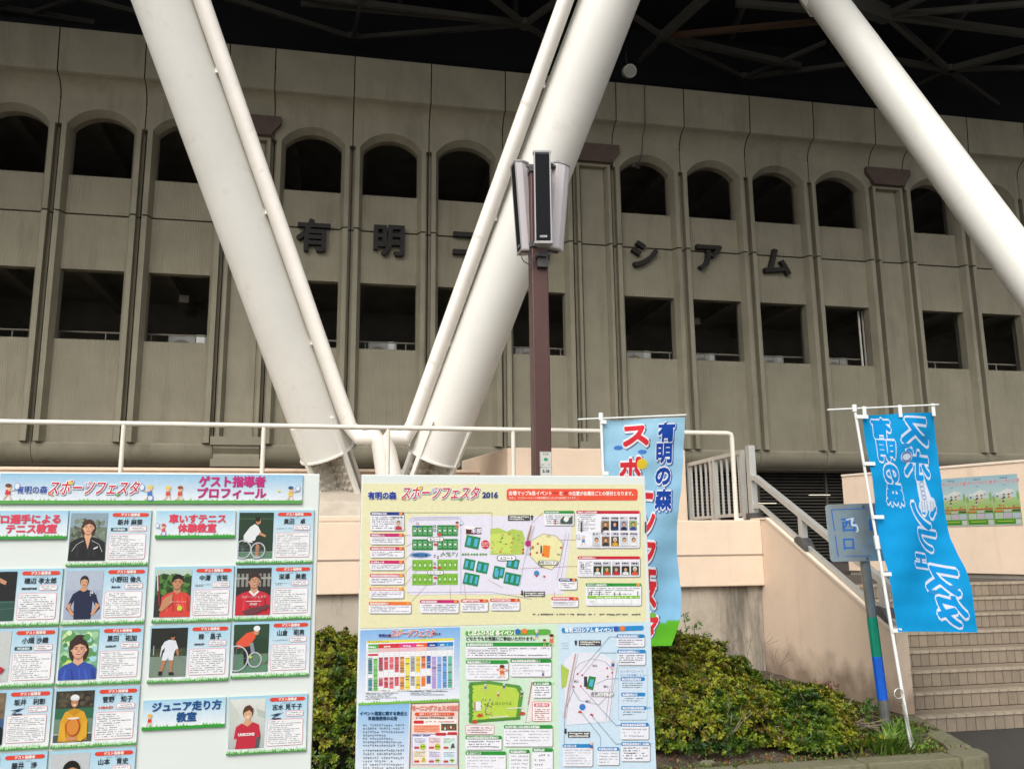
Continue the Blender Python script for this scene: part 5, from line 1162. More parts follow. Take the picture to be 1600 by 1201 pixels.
        pl([(.38, .28), (.50, .24), (.68, .26), (.76, .42), (.68, .46), (.66, .52), (.38, .52), (.40, .40), (.32, .46), (.30, .58), (.27, .57), (.30, .38)], 'dfe3ea', 4); pl([(.36, .50), (.66, .50), (.64, .66), (.52, .66), (.50, .60), (.46, .66), (.33, .66)], 'e4e8ee', 5)
        for s_ in (((.35, .66), (.45, .66), (.36, .88), (.28, .88)), ((.55, .66), (.64, .66), (.62, .90), (.55, .90)), ((.70, .44), (.76, .42), (.79, .56), (.74, .58))): pl(s_, 'b87c5c', 5)
        E(.60, .185, .042, .06, 'b87c5c', 6); E(.59, .15, .05, .045, '1b1614', 7); pl([(.26, .88), (.36, .88), (.35, .96), (.26, .96)], '20242c', 6); pl([(.54, .90), (.66, .90), (.68, .96), (.54, .96)], '20242c', 6); ln([(.76, .56), (.93, .70)], .02, '7a7f88', 7); R(.08, .36, .10, .55, 'b9bdb4', 3)
    elif kind == 'red_tee':
        C.grad(x0, y0, x1, y1, 'dfe2da', 'b4bcb6', 2); pl([(0, .0), (.3, .35), (0, .6)], 'c9cfc4', 2.4); pl([(.75, .2), (1, .28), (1, .42), (.8, .36)], 'b8c0b8', 2.4)
        pl([(.15, .80), (.20, .56), (.36, .49), (.50, .55), (.66, .47), (.84, .53), (.90, .76), (.78, .78), (.80, 1), (.20, 1), (.24, .80)], 'c42c40', 4); pl([(.79, .78), (.90, .76), (.86, .99), (.74, 1)], '55585c', 5)
        E(.52, .27, .105, .14, '4c2e20', 5); E(.52, .31, .082, .115, 'e4b48e', 6); pl([(.40, .28), (.42, .16), (.56, .12), (.67, .20), (.66, .30), (.55, .22)], '5a3626', 8); pl([(.45, .42), (.60, .42), (.64, .49), (.52, .56), (.40, .50)], 'd8a480', 5.5)
        for d in (-.04, .04): E(.52+d*1.3, .30, .013, .007, '33241e', 7.5, n=6)
        E(.52, .365, .032, .013, 'f4ece4', 7.5, n=8); C.text('UNICOME', X(.50), Y(.74), .05, 'f0e0e0', 7, 'c', bold=.07)
GRN = '4f9a4a'
def profile_card(par, a0, b0, V, name, ruby, brand, kind, label, seed, clip=None):
    C = card_canvas(a0, b0, V); C.grad(0, 0, 1, 1, 'a6d4ea', 'f2f5f4', 0); photo(C, kind)
    C.rr(.52, .045, .972, .113, .03, 'e2452f', 2); C.text('ゲスト指導者', .746, .100, .044, 'fbeee8', 3, 'c', bold=.04)
    C.text(name, .745, .255, .088, '23272c', 3, 'c', bold=.022, sx=.92); C.text(ruby, .745, .155, .024, '50565c', 3, 'c')
    bx, by = .60, .355
    if brand == 'YONEX': C.rect(.515, .315, .715, .375, '21525e', 2); C.text('YONEX', .625, .366, .043, 'e8f0f0', 3, 'c', bold=.05); C.text('YY', .55, .366, .036, 'e8f0f0', 3, 'c', bold=.04, sx=.7, shear=.4)
    elif brand == 'MIZUNO': C.poly([(.53, .35), (.57, .335), (.66, .31), (.62, .345), (.70, .30), (.63, .37), (.56, .38), (.6, .355)], '23405e', 2); C.text('Mizuno', .61, .425, .044, '23405e', 3, 'c', bold=.05, shear=.3)
    elif brand == 'DUNLOP': C.text('DUNLOP', .615, .362, .034, '2a2c30', 3, 'c', bold=.06, shear=.3)
    elif brand == 'HEAD': C.text('HEAD', .61, .368, .046, 'e2622f', 3, 'c', bold=.05, sx=1.6)
    elif brand == 'BRIDGESTONE': C.text('BRIDGESTONE', .62, .362, .036, '3a3c40', 3, 'c', bold=.06, sx=.82, shear=.2)
    elif brand == 'Babolat': C.text('Babolat', .625, .362, .04, '2b3c5c', 3, 'c', bold=.04, shear=.3)
    elif brand == 'prince': C.text('prince', .61, .372, .055, '2f8f72', 3, 'c', bold=.05)
    else: C.smalltext(.515, .325, .71, .375, 1 if len(brand) < 8 else 2, '33373c', 3, seed=seed)
    C.frame(.735, .285, .955, .385, .02, 'e58a94', 'f4f5f6', .006, 2); C.smalltext(.755, .305, .93, .375, 2, '888c92', 4, seed=seed+1, first=.95)
    C.frame(.50, .425, .955, .885, .025, 'e58a94', 'f4f5f6', .006, 2); C.smalltext(.52, .45, .94, .86, 11+seed % 3, '85898e', 4, dens=.74, seed=seed+2, first=.5)
    C.grass(0, 1, 1.0, .90, 'b8dfae', 2, 60, .5, seed); C.grass(0, 1, 1.0, .93, GRN, 3, 70, .7, seed+4)
    v_, f_ = boxfaces(a0, a0+.218, V-.006, V-.0003, b0-.1555, b0)
    me = C.mesh('profile_card', print_m, tuple(par['_b']), (v_, f_, rgb('b9d2c4')))
    return part('profile_card', me, None, par, label=label)
def header_card(par, a0, b0, V, lines, col, label, kidp, h, w_=.220, hh=.079):
    C = card_canvas(a0, b0, V, w_, hh); C.grad(0, 0, 1, 1, 'a6d4ea', 'f2f5f6', 0)
    for (t, x, y, s_) in lines: C.text(t, x, y, s_, col, 3, 'c', bold=.045)
    C.grass(0, 1, 1.0, .80, '6fbf5c', 2, 50, .5, 3); C.rect(0, .90, 1, 1, '2f9b34', 3)
    if kidp: C.kid(*kidp)
    v_, f_ = boxfaces(a0, a0+w_, V-.006, V-.0003, b0-hh, b0)
    return part('header_card', C.mesh('header_card', print_m, tuple(par['_b']), (v_, f_, rgb('b9d2c4'))), None, par, label=label)
B1 = ondep(500, 740, 2.6); VB1 = B1[1]; RX = B1[0]
bd1 = thing('profile_board', (RX-.9, VB1, 0), 'large white display board with rows of player profile cards', 'display board')
b = MB(); b.box(RX-1.80, RX, VB1, VB1+.025, .10, B1[2]); part('panel', b, board_m, bd1, bevel=.003)
for uu in (RX-1.7, RX-.08):
    b = MB(); b.box(uu-.02, uu+.02, VB1+.03, VB1+.07, 0, 1.7); b.box(uu-.02, uu+.02, VB1-.25, VB1+.35, 0, .03); part('leg', b, alu, bd1)
# banner
C = Canvas(lambda x, y: (RX+x, B1[2]-y), lambda a, b_, o: (a, VB1-.0064-o, b_), ax=1.)
C.grad(-.880, .004, -.050, .088, '93c6e4', 'f0f3f6', 0); C.grass(-.880, -.050, .090, .072, '9fd08c', 1, 160, .5, 5); C.rect(-.880, .080, -.050, .090, '5aa44c', 2)
C.text('有明の森', -.794, .058, .0175, '2a5aa8', 3, 'c', bold=.04, out=(.10, 'f4f6f8'), sx=.92); logo(C, -.632, .062, .035)
C.text('ゲスト指導者', -.252, .0375, .027, 'c01f78', 3, 'c', bold=.045, sx=.94); C.text('プロフィール', -.252, .071, .0265, 'c01f78', 3, 'c', bold=.045, sx=1.0)
C.kid(-.856, .078, .046, 'd8303c', '6a3a28', 1); C.kid(-.480, .079, .044, '3a7ac8', 'e8d060', -1, True); C.kid(-.430, .079, .042, 'd8503c', 'e8d060', 0); C.kid(-.397, .079, .042, 'd8503c', '9a4a28', 0); C.kid(-.084, .079, .042, 'efc83c', '2a5a8c', 1)
C.ell(-.118, .052, .004, .004, 'e8e060', 4)
v_, f_ = boxfaces(RX-.880, RX-.050, VB1-.006, VB1-.0003, B1[2]-.090, B1[2]-.004)
part('title_banner', C.mesh('title_banner', print_m, tuple(bd1['_b']), (v_, f_, rgb('c8dce4'))), None, bd1)
cx = [-.232, -.4555, -.6905, -.914]
header_card(bd1, RX-.914+.0, 1.757, VB1, [('プロ選手による', .50, .42, .27), ('テニス教室', .58, .76, .27)], 'e0405c', 'header card for the professional players tennis class', None, 0)
header_card(bd1, RX+cx[1]-.003, 1.756, VB1, [('車いすテニス', .52, .42, .27), ('体験教室', .52, .76, .27)], 'e0405c', 'header card for the wheelchair tennis class', (.10, .88, .42, 'e0506c', 'c85a50', -1, True), 0)
header_card(bd1, RX-.461, 1.233, VB1, [('ジュニア走り方', .53, .36, .27), ('教室', .53, .73, .27)], '17508c', 'header card for the junior running class', (.09, .86, .42, 'd8402c', 'efb83c', 0), 0)
cards = [(cx[2], 1.757, '新井 麻葵', 'あらい　まき', 'YONEX', 'bob', 'profile card with a smiling woman in a black zip jacket'),
 (cx[0], 1.757, '眞田　卓', 'さなだ　たかし', 'team', 'chair1', 'profile card with a man in white playing from a wheelchair'),
 (cx[3], 1.597, '磯辺 孝太郎', 'いそべ こうたろう', 'BRIDGESTONE', 'court', 'profile card with a player on a dark court'),
 (cx[2], 1.597, '小野田 倫久', 'おのだ　ともひさ', 'Babolat', 'navy', 'profile card with a man in a navy shirt, hands on hips'),
 (cx[1]+.002, 1.597, '中澤　吉裕', 'なかざわ　よしひろ', 'association', 'racket', 'profile card with a man in red holding racket and ball'),
 (cx[0], 1.597, '深澤　美恵', 'ふかざわ　みえ', 'association', 'glasses', 'profile card with a person in glasses and a red sweater'),
 (cx[3], 1.437, '小畑 沙織', 'おばた さおり', 'YONEX', 'left_edge', 'profile card with a dark haired woman in white'),
 (cx[2], 1.436, '黒田　祐加', 'くろだ　ゆか', 'DUNLOP', 'kuroda', 'profile card with a woman in a blue top before green leaves'),
 (cx[1], 1.434, '柳　昌子', 'やなぎ　まさこ', 'DUNLOP', 'whites', 'profile card with a woman in white standing on a court'),
 (cx[0], 1.438, '山倉　昭男', 'やまくら　あきお', 'team', 'chair2', 'profile card with a man in orange and white cap in a wheelchair'),
 (cx[3], 1.276, '坂井　利彰', 'さかい　としあき', 'MIZUNO', 'brown', 'profile card with a person in black on brown ground'),
 (cx[2], 1.274, '菅野　知子', 'すがの　ともこ', 'HEAD', 'hoodie', 'profile card with a person in yellow hoodie and white cap'),
 (cx[0]-.002, 1.233, '志水 見千子', 'しみず みちこ', 'MIZUNO', 'red_tee', 'profile card with a smiling woman in a red shirt'),
 (cx[3], 1.114, '藤井　渉', 'ふじい　わたる', 'YONEX', 'cut_low', 'profile card at the lower left, only its top showing'),
 (cx[2], 1.112, '山本　育史', 'やまもと　やすふみ', 'prince', 'man', 'profile card with a short haired man, cut off below')]
for i, (a, z, nm, rb, br, kd, lb) in enumerate(cards): profile_card(bd1, RX+a, z, VB1, nm, rb, br, kd, lb, 10+i*7)
# ------------------------------------------------------------------ map board
B2 = ondep(565, 741, 2.6); VB2 = B2[1]; LX = B2[0]; B2W = .905
bd2 = thing('map_board', (LX+B2W/2, VB2, 0), 'white display board with a cream event map above blue and green event posters', 'display board')
b = MB(); b.box(LX, LX+B2W, VB2, VB2+.025, .10, B2[2]); part('panel', b, board_m, bd2, bevel=.003)
for uu in (LX+.06, LX+B2W-.06):
    b = MB(); b.box(uu-.02, uu+.02, VB2+.03, VB2+.07, 0, 1.7); b.box(uu-.02, uu+.02, VB2-.25, VB2+.35, 0, .03); part('leg', b, alu, bd2)
def sheet(): 
    def xf(x, y): p = onv(x, y, VB2); return (p[0], p[2])
    return Canvas(xf, lambda a, z, o: (a, VB2-.0012-o, z), ax=1.)
def fin(C, name, label, x0, z0, x1, z1, col):
    v_, f_ = boxfaces(x0, x1, VB2-.0012, VB2-.0002, z1, z0)
    part(name, C.mesh(name, print_m, tuple(bd2['_b']), (v_, f_, rgb(col))), None, bd2, label=label)
def box(C, x0, y0, x1, y1, hc, tc='f4f4fa', hh=6.5, title=.6, rows=3, seed=1, txt='50545e', badge=None, ttl=None, sub=None):
    """little info box in photo pixels, following the board's slant a little"""
    C.rr(x0+1.2, y0+1.4, x1+1.4, y1+1.5, 3, '9a9a98', 2); C.rr(x0, y0, x1, y1, 2.4, tc, 3); C.rr(x0, y0, x1, y0+hh, 2.2, hc, 4, ry=2.2)
    C.rr(x0+2, y0+1.2, x0+(x1-x0)*title, y0+hh-1, 1.8, 'f6f2f6', 5, ry=1.8)
    if ttl: C.text(ttl, x0+4, y0+hh-1.9, hh*.52, hc, 6, bold=.02)
    else: C.smalltext(x0+4, y0+1.8, x0+(x1-x0)*title-2, y0+hh-1, 1, hc, 6, dens=.9, th=.62, seed=seed, first=1)
    if badge: C.ell(x1-5, y0+hh*.5, 2.8, 2.8, badge, 6, 10)
    C.smalltext(x0+3, y0+hh+2, x1-3, y1-2, rows, txt, 4, seed=seed+50, dens=.78)
bx2 = lambda x, y: (onv(x, y, VB2)[0], onv(x, y, VB2)[2])
mz0, mz1 = B2[2]-.028, 1.412
# --- cream map sheet
C = sheet(); CM = 'ebe7ba'
C.poly([(567, 757), (1004, 757), (1009, 971), (562, 978)], CM, 0)
C.text('有明の森', 597, 778.5, 9.6, '1f3f9c', 3, 'c', bold=.05, out=(.10, 'f4f4ea'), sx=.92); logo(C, 687, 778.5, 17.5, 3); C.text('2016', 765.5, 777, 9.2, '24407c', 3, 'c', bold=.06, out=(.10, 'f4f4ea'), sx=1.05)
C.rr(791.5, 763.5, 996, 781.5, 4, 'f0563a', 2); C.text('会場マップ&各イベント', 794.5, 773, 6.0, 'fff6ee', 3, bold=.03, sx=.86); C.ell(867, 769.8, 6, 1.2, 'c8342a', 3); C.text('と', 874, 773, 5.6, 'fff6ee', 3, bold=.04); C.ell(884, 770, 2.9, 2.6, 'c8342a', 3)
C.text('の位置が各種目ごとの受付となります。', 888.5, 773.3, 5.6, 'fff6ee', 3, bold=.03, sx=.83); C.text('(ただし、テニストーナメントの受付場所はしばふひろば本部になります。)', 795, 779.2, 3.4, 'fff0e6', 3, bold=.01, sx=.76)
lil = 'e9e6f4'
C.poly([(636, 812), (645, 806), (760, 804), (768, 806), (768, 927), (640, 929), (636, 922)], lil, 1)
C.poly([(720, 806), (898, 806), (893, 826), (880, 928), (720, 928)], lil, 1)
for k in range(3): C.line([(638+k*2, 812+k*2), (645+k*2, 808+k*2), (718, 807+k*2)], .7, 'b4b4cc', 2)
C.line([(720, 806), (720, 928)], .8, 'b4b4cc', 2); C.line([(636, 925), (764, 924), (830, 935)], .8, 'a8b0c8', 2)
C.line([(631, 800.5), (768.5, 800.5), (768.5, 826)], .6, '8a8a80', 2)
def courts(x0, y0, x1, y1, g, inner, n, num='2b7a4c'):
    C.rect(x0, y0, x1, y1, g, 3); w_ = (x1-x0)/n
    for i in range(n):
        a, c_ = x0+w_*i+w_*.22, x0+w_*(i+1)-w_*.22; C.rect(a, y0+(y1-y0)*.2, c_, y1-(y1-y0)*.2, inner, 4); C.rect(a+.7, y0+(y1-y0)*.2+.8, c_-.7, y1-(y1-y0)*.2-.8, g, 4.6); C.ell((a+c_)/2, (y0+y1)/2, 1.6, 1.7, 'e4f0e4', 5, 8)
for (a, b_, c_, d_) in ((644, 820.5, 676, 837.5), (683, 820, 715, 837), (644, 842, 676, 859), (683, 841.5, 715, 858.5)): courts(a, b_, c_, d_, '2f8a40', 'a8d4b0', 4)
for (a, b_, c_, d_) in ((644, 874, 676, 891), (683, 873.5, 715, 890.5), (644, 896, 676, 913.5), (683, 895.5, 715, 913)): courts(a, b_, c_, d_, '86bf42', '5fa038', 4)
C.rr(667.5, 838.5, 693, 845.5, 3, '6a6a70', 6); C.rr(668.3, 839.2, 692.2, 844.8, 2.6, 'fbfbfb', 7); C.text('Bコート', 680.3, 844.0, 4.2, '3c3c40', 8, 'c', bold=.01)
C.rr(667.5, 890.5, 693, 897.5, 3, '6a6a70', 6); C.rr(668.3, 891.2, 692.2, 896.8, 2.6, 'fbfbfb', 7); C.text('Cコート', 680.3, 896.0, 4.2, '3c3c40', 8, 'c', bold=.01)
C.ell(657, 866.5, 17, 4.4, '7fa8d0', 3); C.ell(657, 866.5, 13, 3, '3f70a8', 4); C.smalltext(646, 864, 668, 869, 1, '24406c', 5, seed=4, th=.8)
for k in range(3): C.smalltext(688, 862+k*2.7, 715, 864+k*2.7, 1, '4f8a5c', 3, seed=k, dens=.7, th=.9)
for (x_, y_) in ((687, 834), (686, 835.5), (680, 850), (679, 886), (686, 886.5), (680, 902)): C.ell(x_, y_, 3, 1.8, 'd2484c', 6, 8)
for (x_, y_, w_) in ((679, 822, 2), (679, 828, 2), (679, 880, 1.6), (679, 911, 1.8), (679, 868, 1.2), (684, 870, 1.2)): C.rect(x_-w_, y_-2, x_+w_, y_+2, '3c3c4c', 3); C.rect(x_-w_*.5, y_-1, x_+w_*.5, y_+1, 'e9e6f4', 4)
for (cx_, cy_, w_, h_, rot_, n) in ((738, 846.5, 22, 19, .2, 2), (733, 881.5, 17, 17, .2, 2), (753.5, 886, 18, 17, .2, 2), (779, 893, 17, 17, .2, 2), (736, 904.5, 24, 18, .2, 3), (801, 880, 19, 15, .2, 2), (800, 904, 25, 18, .2, 3), (776, 896, 10, 16, .2, 1)):
    def Rr(x_, y_): return cx_+x_*math.cos(rot_)-y_*math.sin(rot_), cy_+x_*math.sin(rot_)+y_*math.cos(rot_)
    C.poly([Rr(*q) for q in ((-w_/2, -h_/2), (w_/2, -h_/2), (w_/2, h_/2), (-w_/2, h_/2))], '1f8a54', 3+.01*n)
    for i in range(n): a = -w_/2+w_*(i+.25)/n; c_ = -w_/2+w_*(i+.75)/n; C.poly([Rr(*q) for q in ((a, -h_*.32), (c_, -h_*.32), (c_, h_*.32), (a, h_*.32))], '58b4d4', 4)
C.rect(728, 824, 752, 834, '5c2a20', 3); C.text('本部', 744, 832, 6.5, 'e8e4f4', 4, 'c', bold=.04); C.ell(734, 824, 9, 2.8, 'f4f4f4', 4)
C.ell(758, 850, 6.5, 6.8, 'd8343c', 5); C.smalltext(753, 846.5, 763, 854, 3, 'f6dada', 6, seed=3, th=.6)
C.poly([(766, 826), (778, 824), (792, 830), (800, 826), (816, 829), (820, 840), (818, 866), (766, 866)], 'b7cf5c', 2.2); C.poly([(766, 834), (790, 832), (800, 836), (800, 864), (766, 864)], 'cfe06c', 3)
rq = random.Random(5)
for i in range(34): C.ell(rq.uniform(768, 816), rq.uniform(830, 863), rq.uniform(.8, 2.2), rq.uniform(.6, 1.6), rq.choice(['8fae48', 'd87a4c', '6a9a4c', 'e8e0b0', '7c8a9c', 'a8c050', 'c8a848']), 4+i*.01, 7)
for k in range(9): C.ell(723+k*4.2+(k//3)*1.2, 865.5, 1.8, 1.7, '56a04c', 4, 8)
C.rr(776, 867, 806, 875.5, 4, '5a5a60', 6); C.rr(777, 867.8, 805, 874.8, 3.6, 'fbfbfb', 7); C.text('Aコート', 791, 873.6, 4.6, '3c3c40', 8, 'c', bold=.01)
# arena outline
oct_ = [(829, 844), (848, 833), (868, 836), (880, 848), (876, 875), (862, 890), (843, 885), (828, 869)]
C.poly(oct_, 'a9a99c', 2.4); C.poly([(853+(x_-853)*.96, 862+(y_-862)*.96) for x_, y_ in oct_], 'efe9b0', 3)
C.poly([(848.5, 851), (859.5, 852.5), (857.5, 870.5), (846.5, 869)], 'f08a2c', 4); C.rect(844, 852, 846.5, 864, '3c3c4c', 4)
C.rr(840, 875, 872, 882.5, 3.5, '6a6a60', 6); C.rr(840.8, 875.8, 871.2, 881.7, 3, 'fbfbf4', 7); C.text('有明コロシアム', 856, 880.6, 4.2, '3c3c40', 8, 'c', bold=.01, sx=.85)
C.ell(824.8, 848.5, 4.8, 5, 'c02a78', 5); C.smalltext(821.5, 846.5, 828.5, 850.5, 1, 'f4e0ec', 6, seed=2, th=.7); C.poly([(822, 843), (829, 820), (831, 820), (826, 843)], 'b08a74', 4)
C.poly([(820, 866), (828, 830), (836, 820), (834, 830), (826, 868)], 'd6d4e0', 2.2); C.line([(812, 914), (818, 880), (826, 850), (834, 822)], .6, 'a8a8bc', 3); C.line([(876, 905), (889, 832)], .6, 'a8a8bc', 3); C.line([(870, 904), (884, 832)], .6, 'a8a8bc', 3)
for (x_, y_) in ((840, 849), (832, 854), (838.5, 863), (828, 865), (848, 866), (876, 855), (817, 858), (817, 863), (850, 900), (838, 899)): C.ell(x_, y_, 1.8, 1.6, 'cf3c40', 5, 8)
C.ell(838, 895, 4.2, 4.4, '4f8fc4', 5)
C.rect(793.5, 804.5, 828, 813, '4e4e4e', 4); C.smalltext(796, 805.5, 826, 812.5, 2, 'e8e8e0', 5, dens=.9, th=.7, seed=8, first=1); C.poly([(829.5, 812), (829.5, 807), (828, 807), (831, 804), (834, 807), (832.4, 807), (832.4, 812)], '3c3c3c', 4)
C.rect(818, 923.5, 851, 931.5, '4e4e4e', 4); C.smalltext(820, 924.5, 849, 931, 2, 'e8e8e0', 5, dens=.9, th=.7, seed=9, first=1); C.poly([(814, 922), (814, 927), (812.4, 927), (815.4, 930), (818, 927), (816.8, 927), (816.8, 922)], '3c3c3c', 4)
for (p, q) in (((630, 836), (642, 836)), ((630, 855), (645, 848)), ((630, 876), (647, 860)), ((630, 898), (645, 882)), ((630, 917), (660, 880)), ((642, 940), (672, 908)), ((704, 936), (703, 915)), ((728, 936), (724, 905)), ((786, 918), (762, 905)), ((868, 843), (902, 843)), ((812, 888), (902, 884)), ((848, 800), (830, 818)), ((866, 924), (866, 932))): C.line([p, q], .5, 'b07a84', 2.8)
C.kid(652, 829, 14, '2f5fae', 'b8bcc8', 0); C.kid(714, 828, 14, 'e0603c', '8c4a30', 1)
C.text('北口', 857, 838.5, 2.6, '4a4a44', 4, 'c'); C.text('西口', 830.5, 858, 2.6, '4a4a44', 4, 'c'); C.text('東口', 873, 867, 2.6, '4a4a44', 4, 'c'); C.text('南口', 847, 885.5, 2.6, '4a4a44', 4, 'c')
# info boxes round the map
for i, (y_, hc, x1_) in enumerate(((799.5, '24408c', 631), (833, 'c82a70', 631), (854, 'd23a62', 631), (875, 'd02c6c', 631), (896, 'e0506c', 631), (917, 'ee7030', 630.5))):
    hgt = (29, 17, 16.5, 15, 16.5, 17)[i]; box(C, 578.5-i*.3, y_, x1_, y_+hgt, hc, hh=5.2, title=(.5, .45, .75, .42, .97, .97)[i], rows=(6, 3, 3, 3, 3, 3)[i], seed=20+i, badge='f09a50' if i not in (4, 5) else 'f0b040', ttl=('ジュニア走り方教室', 'テニス相談室', 'テニスなんでもひろば', '車いす教室', 'シングルストーナメント大会', 'ソフトテニストーナメント')[i])
C.smalltext(613, 806.5, 629, 809, 1, '3c404c', 6, th=.9, seed=4); C.rect(616, 811, 629, 827, 'd9dcdc', 5); C.ell(622.5, 816.5, 3, 3.6, '4c3428', 6, 10); C.ell(622.5, 817.5, 2.3, 2.9, 'e0b08c', 7, 10); C.poly([(617, 827), (618, 822.5), (622.5, 821), (627, 822.5), (628, 827)], 'c8384c', 6.6)
box(C, 576, 939.5, 642, 957.5, 'f07a34', hh=5.2, title=.48, rows=4, seed=31, badge='f0a050', ttl='バウンドテニス教室'); box(C, 656, 936.5, 716.5, 957, 'd02c78', hh=5.2, title=.45, rows=4, seed=32, badge='f09a50', ttl='ショートテニス体験')
box(C, 720, 935.5, 762, 954.5, 'd8403c', hh=5.2, title=.7, rows=4, seed=33, badge='f09a50'); box(C, 765.5, 934.5, 811.5, 953, 'd8403c', hh=5.2, title=.7, rows=4, seed=34, badge='f09a50'); box(C, 861, 932, 903, 947.5, 'd8384c', hh=5.2, title=.66, rows=3, seed=35, badge='f09a50')
box(C, 872.5, 903, 901, 920.5, '24307c', hh=4.8, title=.62, rows=3, seed=36, badge='f09a50'); box(C, 849.5, 797.5, 896.5, 820.5, '2f9a3c', hh=4.6, title=.5, rows=5, seed=37, ttl='しばふひろば')
C.rect(874, 803.5, 895, 818.5, 'd8d8d4', 5); C.poly([(875, 818), (875, 812), (880, 806), (888, 810), (894, 805), (894, 818)], '4a5a54', 6); C.ell(884, 811, 4, 4, 'f0f0f0', 7); C.kid(867, 821, 9, 'd84030', '5a3a28', 0, L=6)
def mini(x, y, w_, h, shirt, bgc, cap='2a201c', L=5):
    C.rect(x, y, x+w_, y+h, bgc, L); cx_ = x+w_*.5; cy_ = y+h*.38; C.poly([(x+w_*.08, y+h), (x+w_*.16, y+h*.72), (cx_, y+h*.60), (x+w_*.84, y+h*.72), (x+w_*.92, y+h)], shirt, L+1); C.ell(cx_, cy_-h*.05, w_*.26, h*.26, cap, L+1.4, 10); C.ell(cx_, cy_+h*.02, w_*.20, h*.22, 'd9a682', L+2, 10)
box(C, 900, 797.5, 999, 855.5, 'd02840', hh=4.8, title=.33, rows=1, seed=38, badge=None, ttl='プロ選手によるテニス教室'); C.rect(903, 803.5, 996, 853, 'f4f4fa', 4.3); C.smalltext(902.5, 803.5, 930, 830, 9, '585c66', 5, seed=39)
cols9 = (('3a2420', '8a7a5c', '241814'), ('24406c', '2c3440', '161414'), ('22284c', 'a8b0c8', '1c1614'), ('3c4a9c', '8fb060', '54402c'), ('c8ccd0', 'd8dcdc', '141414'), ('3c3a44', '8a6a50', '181414'), ('e0a82c', '4c4a38', 'e8e8e8'), ('d8dce0', 'd4d8d8', '1a1614'), ('f0f0f0', 'dfe4e4', '141210'))
for i in range(4): x_ = 939+i*14.4; C.rect(x_, 806.5, x_+12.6, 828.3, 'd4d4dc', 5); C.smalltext(x_+1, 807.5, x_+12, 810.5, 1, '3c404c', 6, th=.9, seed=i); mini(x_+.3, 813.5, 12, 14.5, *cols9[i], L=6)
for i in range(5): x_ = 925+i*14.5; C.rect(x_, 831, x_+12.6, 853, 'd4d4dc', 5); C.smalltext(x_+1, 832, x_+12, 835, 1, '3c404c', 6, th=.9, seed=i+5); mini(x_+.3, 838, 12, 14.5, *cols9[4+i], L=6)
C.kid(911, 852, 17, '3f8fd8', 'd8dce4', -1, L=5)
box(C, 902, 868.5, 999.5, 900.5, 'd02840', hh=4.8, title=.3, rows=1, seed=40, ttl='車いすテニス体験教室'); C.rect(905, 874.5, 997, 898, 'f4f4fa', 4.3); C.smalltext(905, 876, 925, 897, 7, '585c66', 5, seed=41)
for i, q in enumerate((('e4e8e8', '24402c', '1c1816'), ('d8453a', '3c6a2c', '1c1816'), ('c92a38', '4a4a44', '3c2c28'), ('e4e8ee', '2a302a', '1b1614'), ('e2583a', '2e4a34', 'eef0f0'))): x_ = 926.5+i*14.6; C.rect(x_, 876.5, x_+12.8, 898, 'd4d4dc', 5); C.smalltext(x_+1, 878, x_+12, 881, 1, '3c404c', 6, th=.9, seed=i+15); mini(x_+.3, 884, 12.2, 13.5, *q, L=6)
box(C, 914.5, 910.5, 1001.5, 945.5, '2f9a3c', hh=5, title=.38, rows=1, seed=42, badge='f09a50', ttl='公式記録・チャレンジ情報'); C.rect(917, 917, 999, 943, 'f4f6f8', 4.3); C.smalltext(917, 917.5, 999, 929.5, 4, '50545e', 5, seed=43); C.rect(917, 930, 999.5, 934.5, '8cc63f', 5); C.smalltext(931, 931, 998, 934, 1, 'e8f4d8', 6, seed=44, dens=.6, th=.8); C.text('ごあさ', 920, 940.5, 2.6, '50545e', 5)
for i in range(5): C.line([(931+i*13.8, 935), (931+i*13.8, 943.5)], .4, 'b8c4d0', 5)
C.smalltext(832, 957.5, 1000, 960.5, 1, '55585a', 3, seed=45, th=.8, first=1)
fin(C, 'map_sheet', 'cream map sheet', LX+.004, mz0+.001, LX+B2W-.022, mz1, 'ebe7ba')
# --- schedule sheet
C = sheet(); C.grad(562.5, 981, 717, 1100, '8fc0ea', 'f2f4fa', 0) if 0 else None
C.poly([(563, 984), (719, 979), (717.5, 1094), (560, 1100)], lambda p: tuple(np.array(rgb('7fb6ea'))*(1-min(1, (p[1]-980)/60))+np.array(rgb('f0f3fa'))*min(1, (p[1]-980)/60)), 0)
C.text('有明の森', 601.5, 994, 4.2, '24408c', 3, 'c', bold=.06, out=(.1, 'f4f6fa'), sx=.95); logo(C, 644, 993.5, 10, 3); C.text('2016', 682, 991, 4.2, '34407c', 3, 'c', bold=.05, out=(.1, 'f4f6fa'), sx=1.15)
C.poly([(573, 1000.5), (709, 996), (709, 999.5), (573, 1004)], 'ece34a', 3); C.text('タイムスケジュール', 575, 1003.3, 3.0, '44442c', 4)
def S(x, y): return (572.5+x*137, 1006-4.2*x+y*75-y*x*2)
C.poly([S(0, -.06), S(1, -.06), S(1, 1.0), S(-.01, 1.02)], 'fbfbfd', 2)
hd = [(.02, .135, '4fae4c'), (.135, .385, 'd8343c'), (.385, .57, 'e0408c'), (.57, .69, 'ee6a2c'), (.69, .81, '2c4a9c'), (.81, .99, '2a8ccc')]
for a, c_, col in hd: C.poly([S(a, 0), S(c_, 0), S(c_, .09), S(a, .09)], col, 3); C.poly([S(a, .09), S(c_, .09), S(c_, .17), S(a, .17)], tuple(.45*x_+.5 for x_ in rgb(col)), 3); s0 = S((a+c_)/2-.03, .035); C.smalltext(s0[0]-4, s0[1], s0[0]+8, s0[1]+3, 1, 'f4f4f4', 4, seed=int(a*99), th=.8)
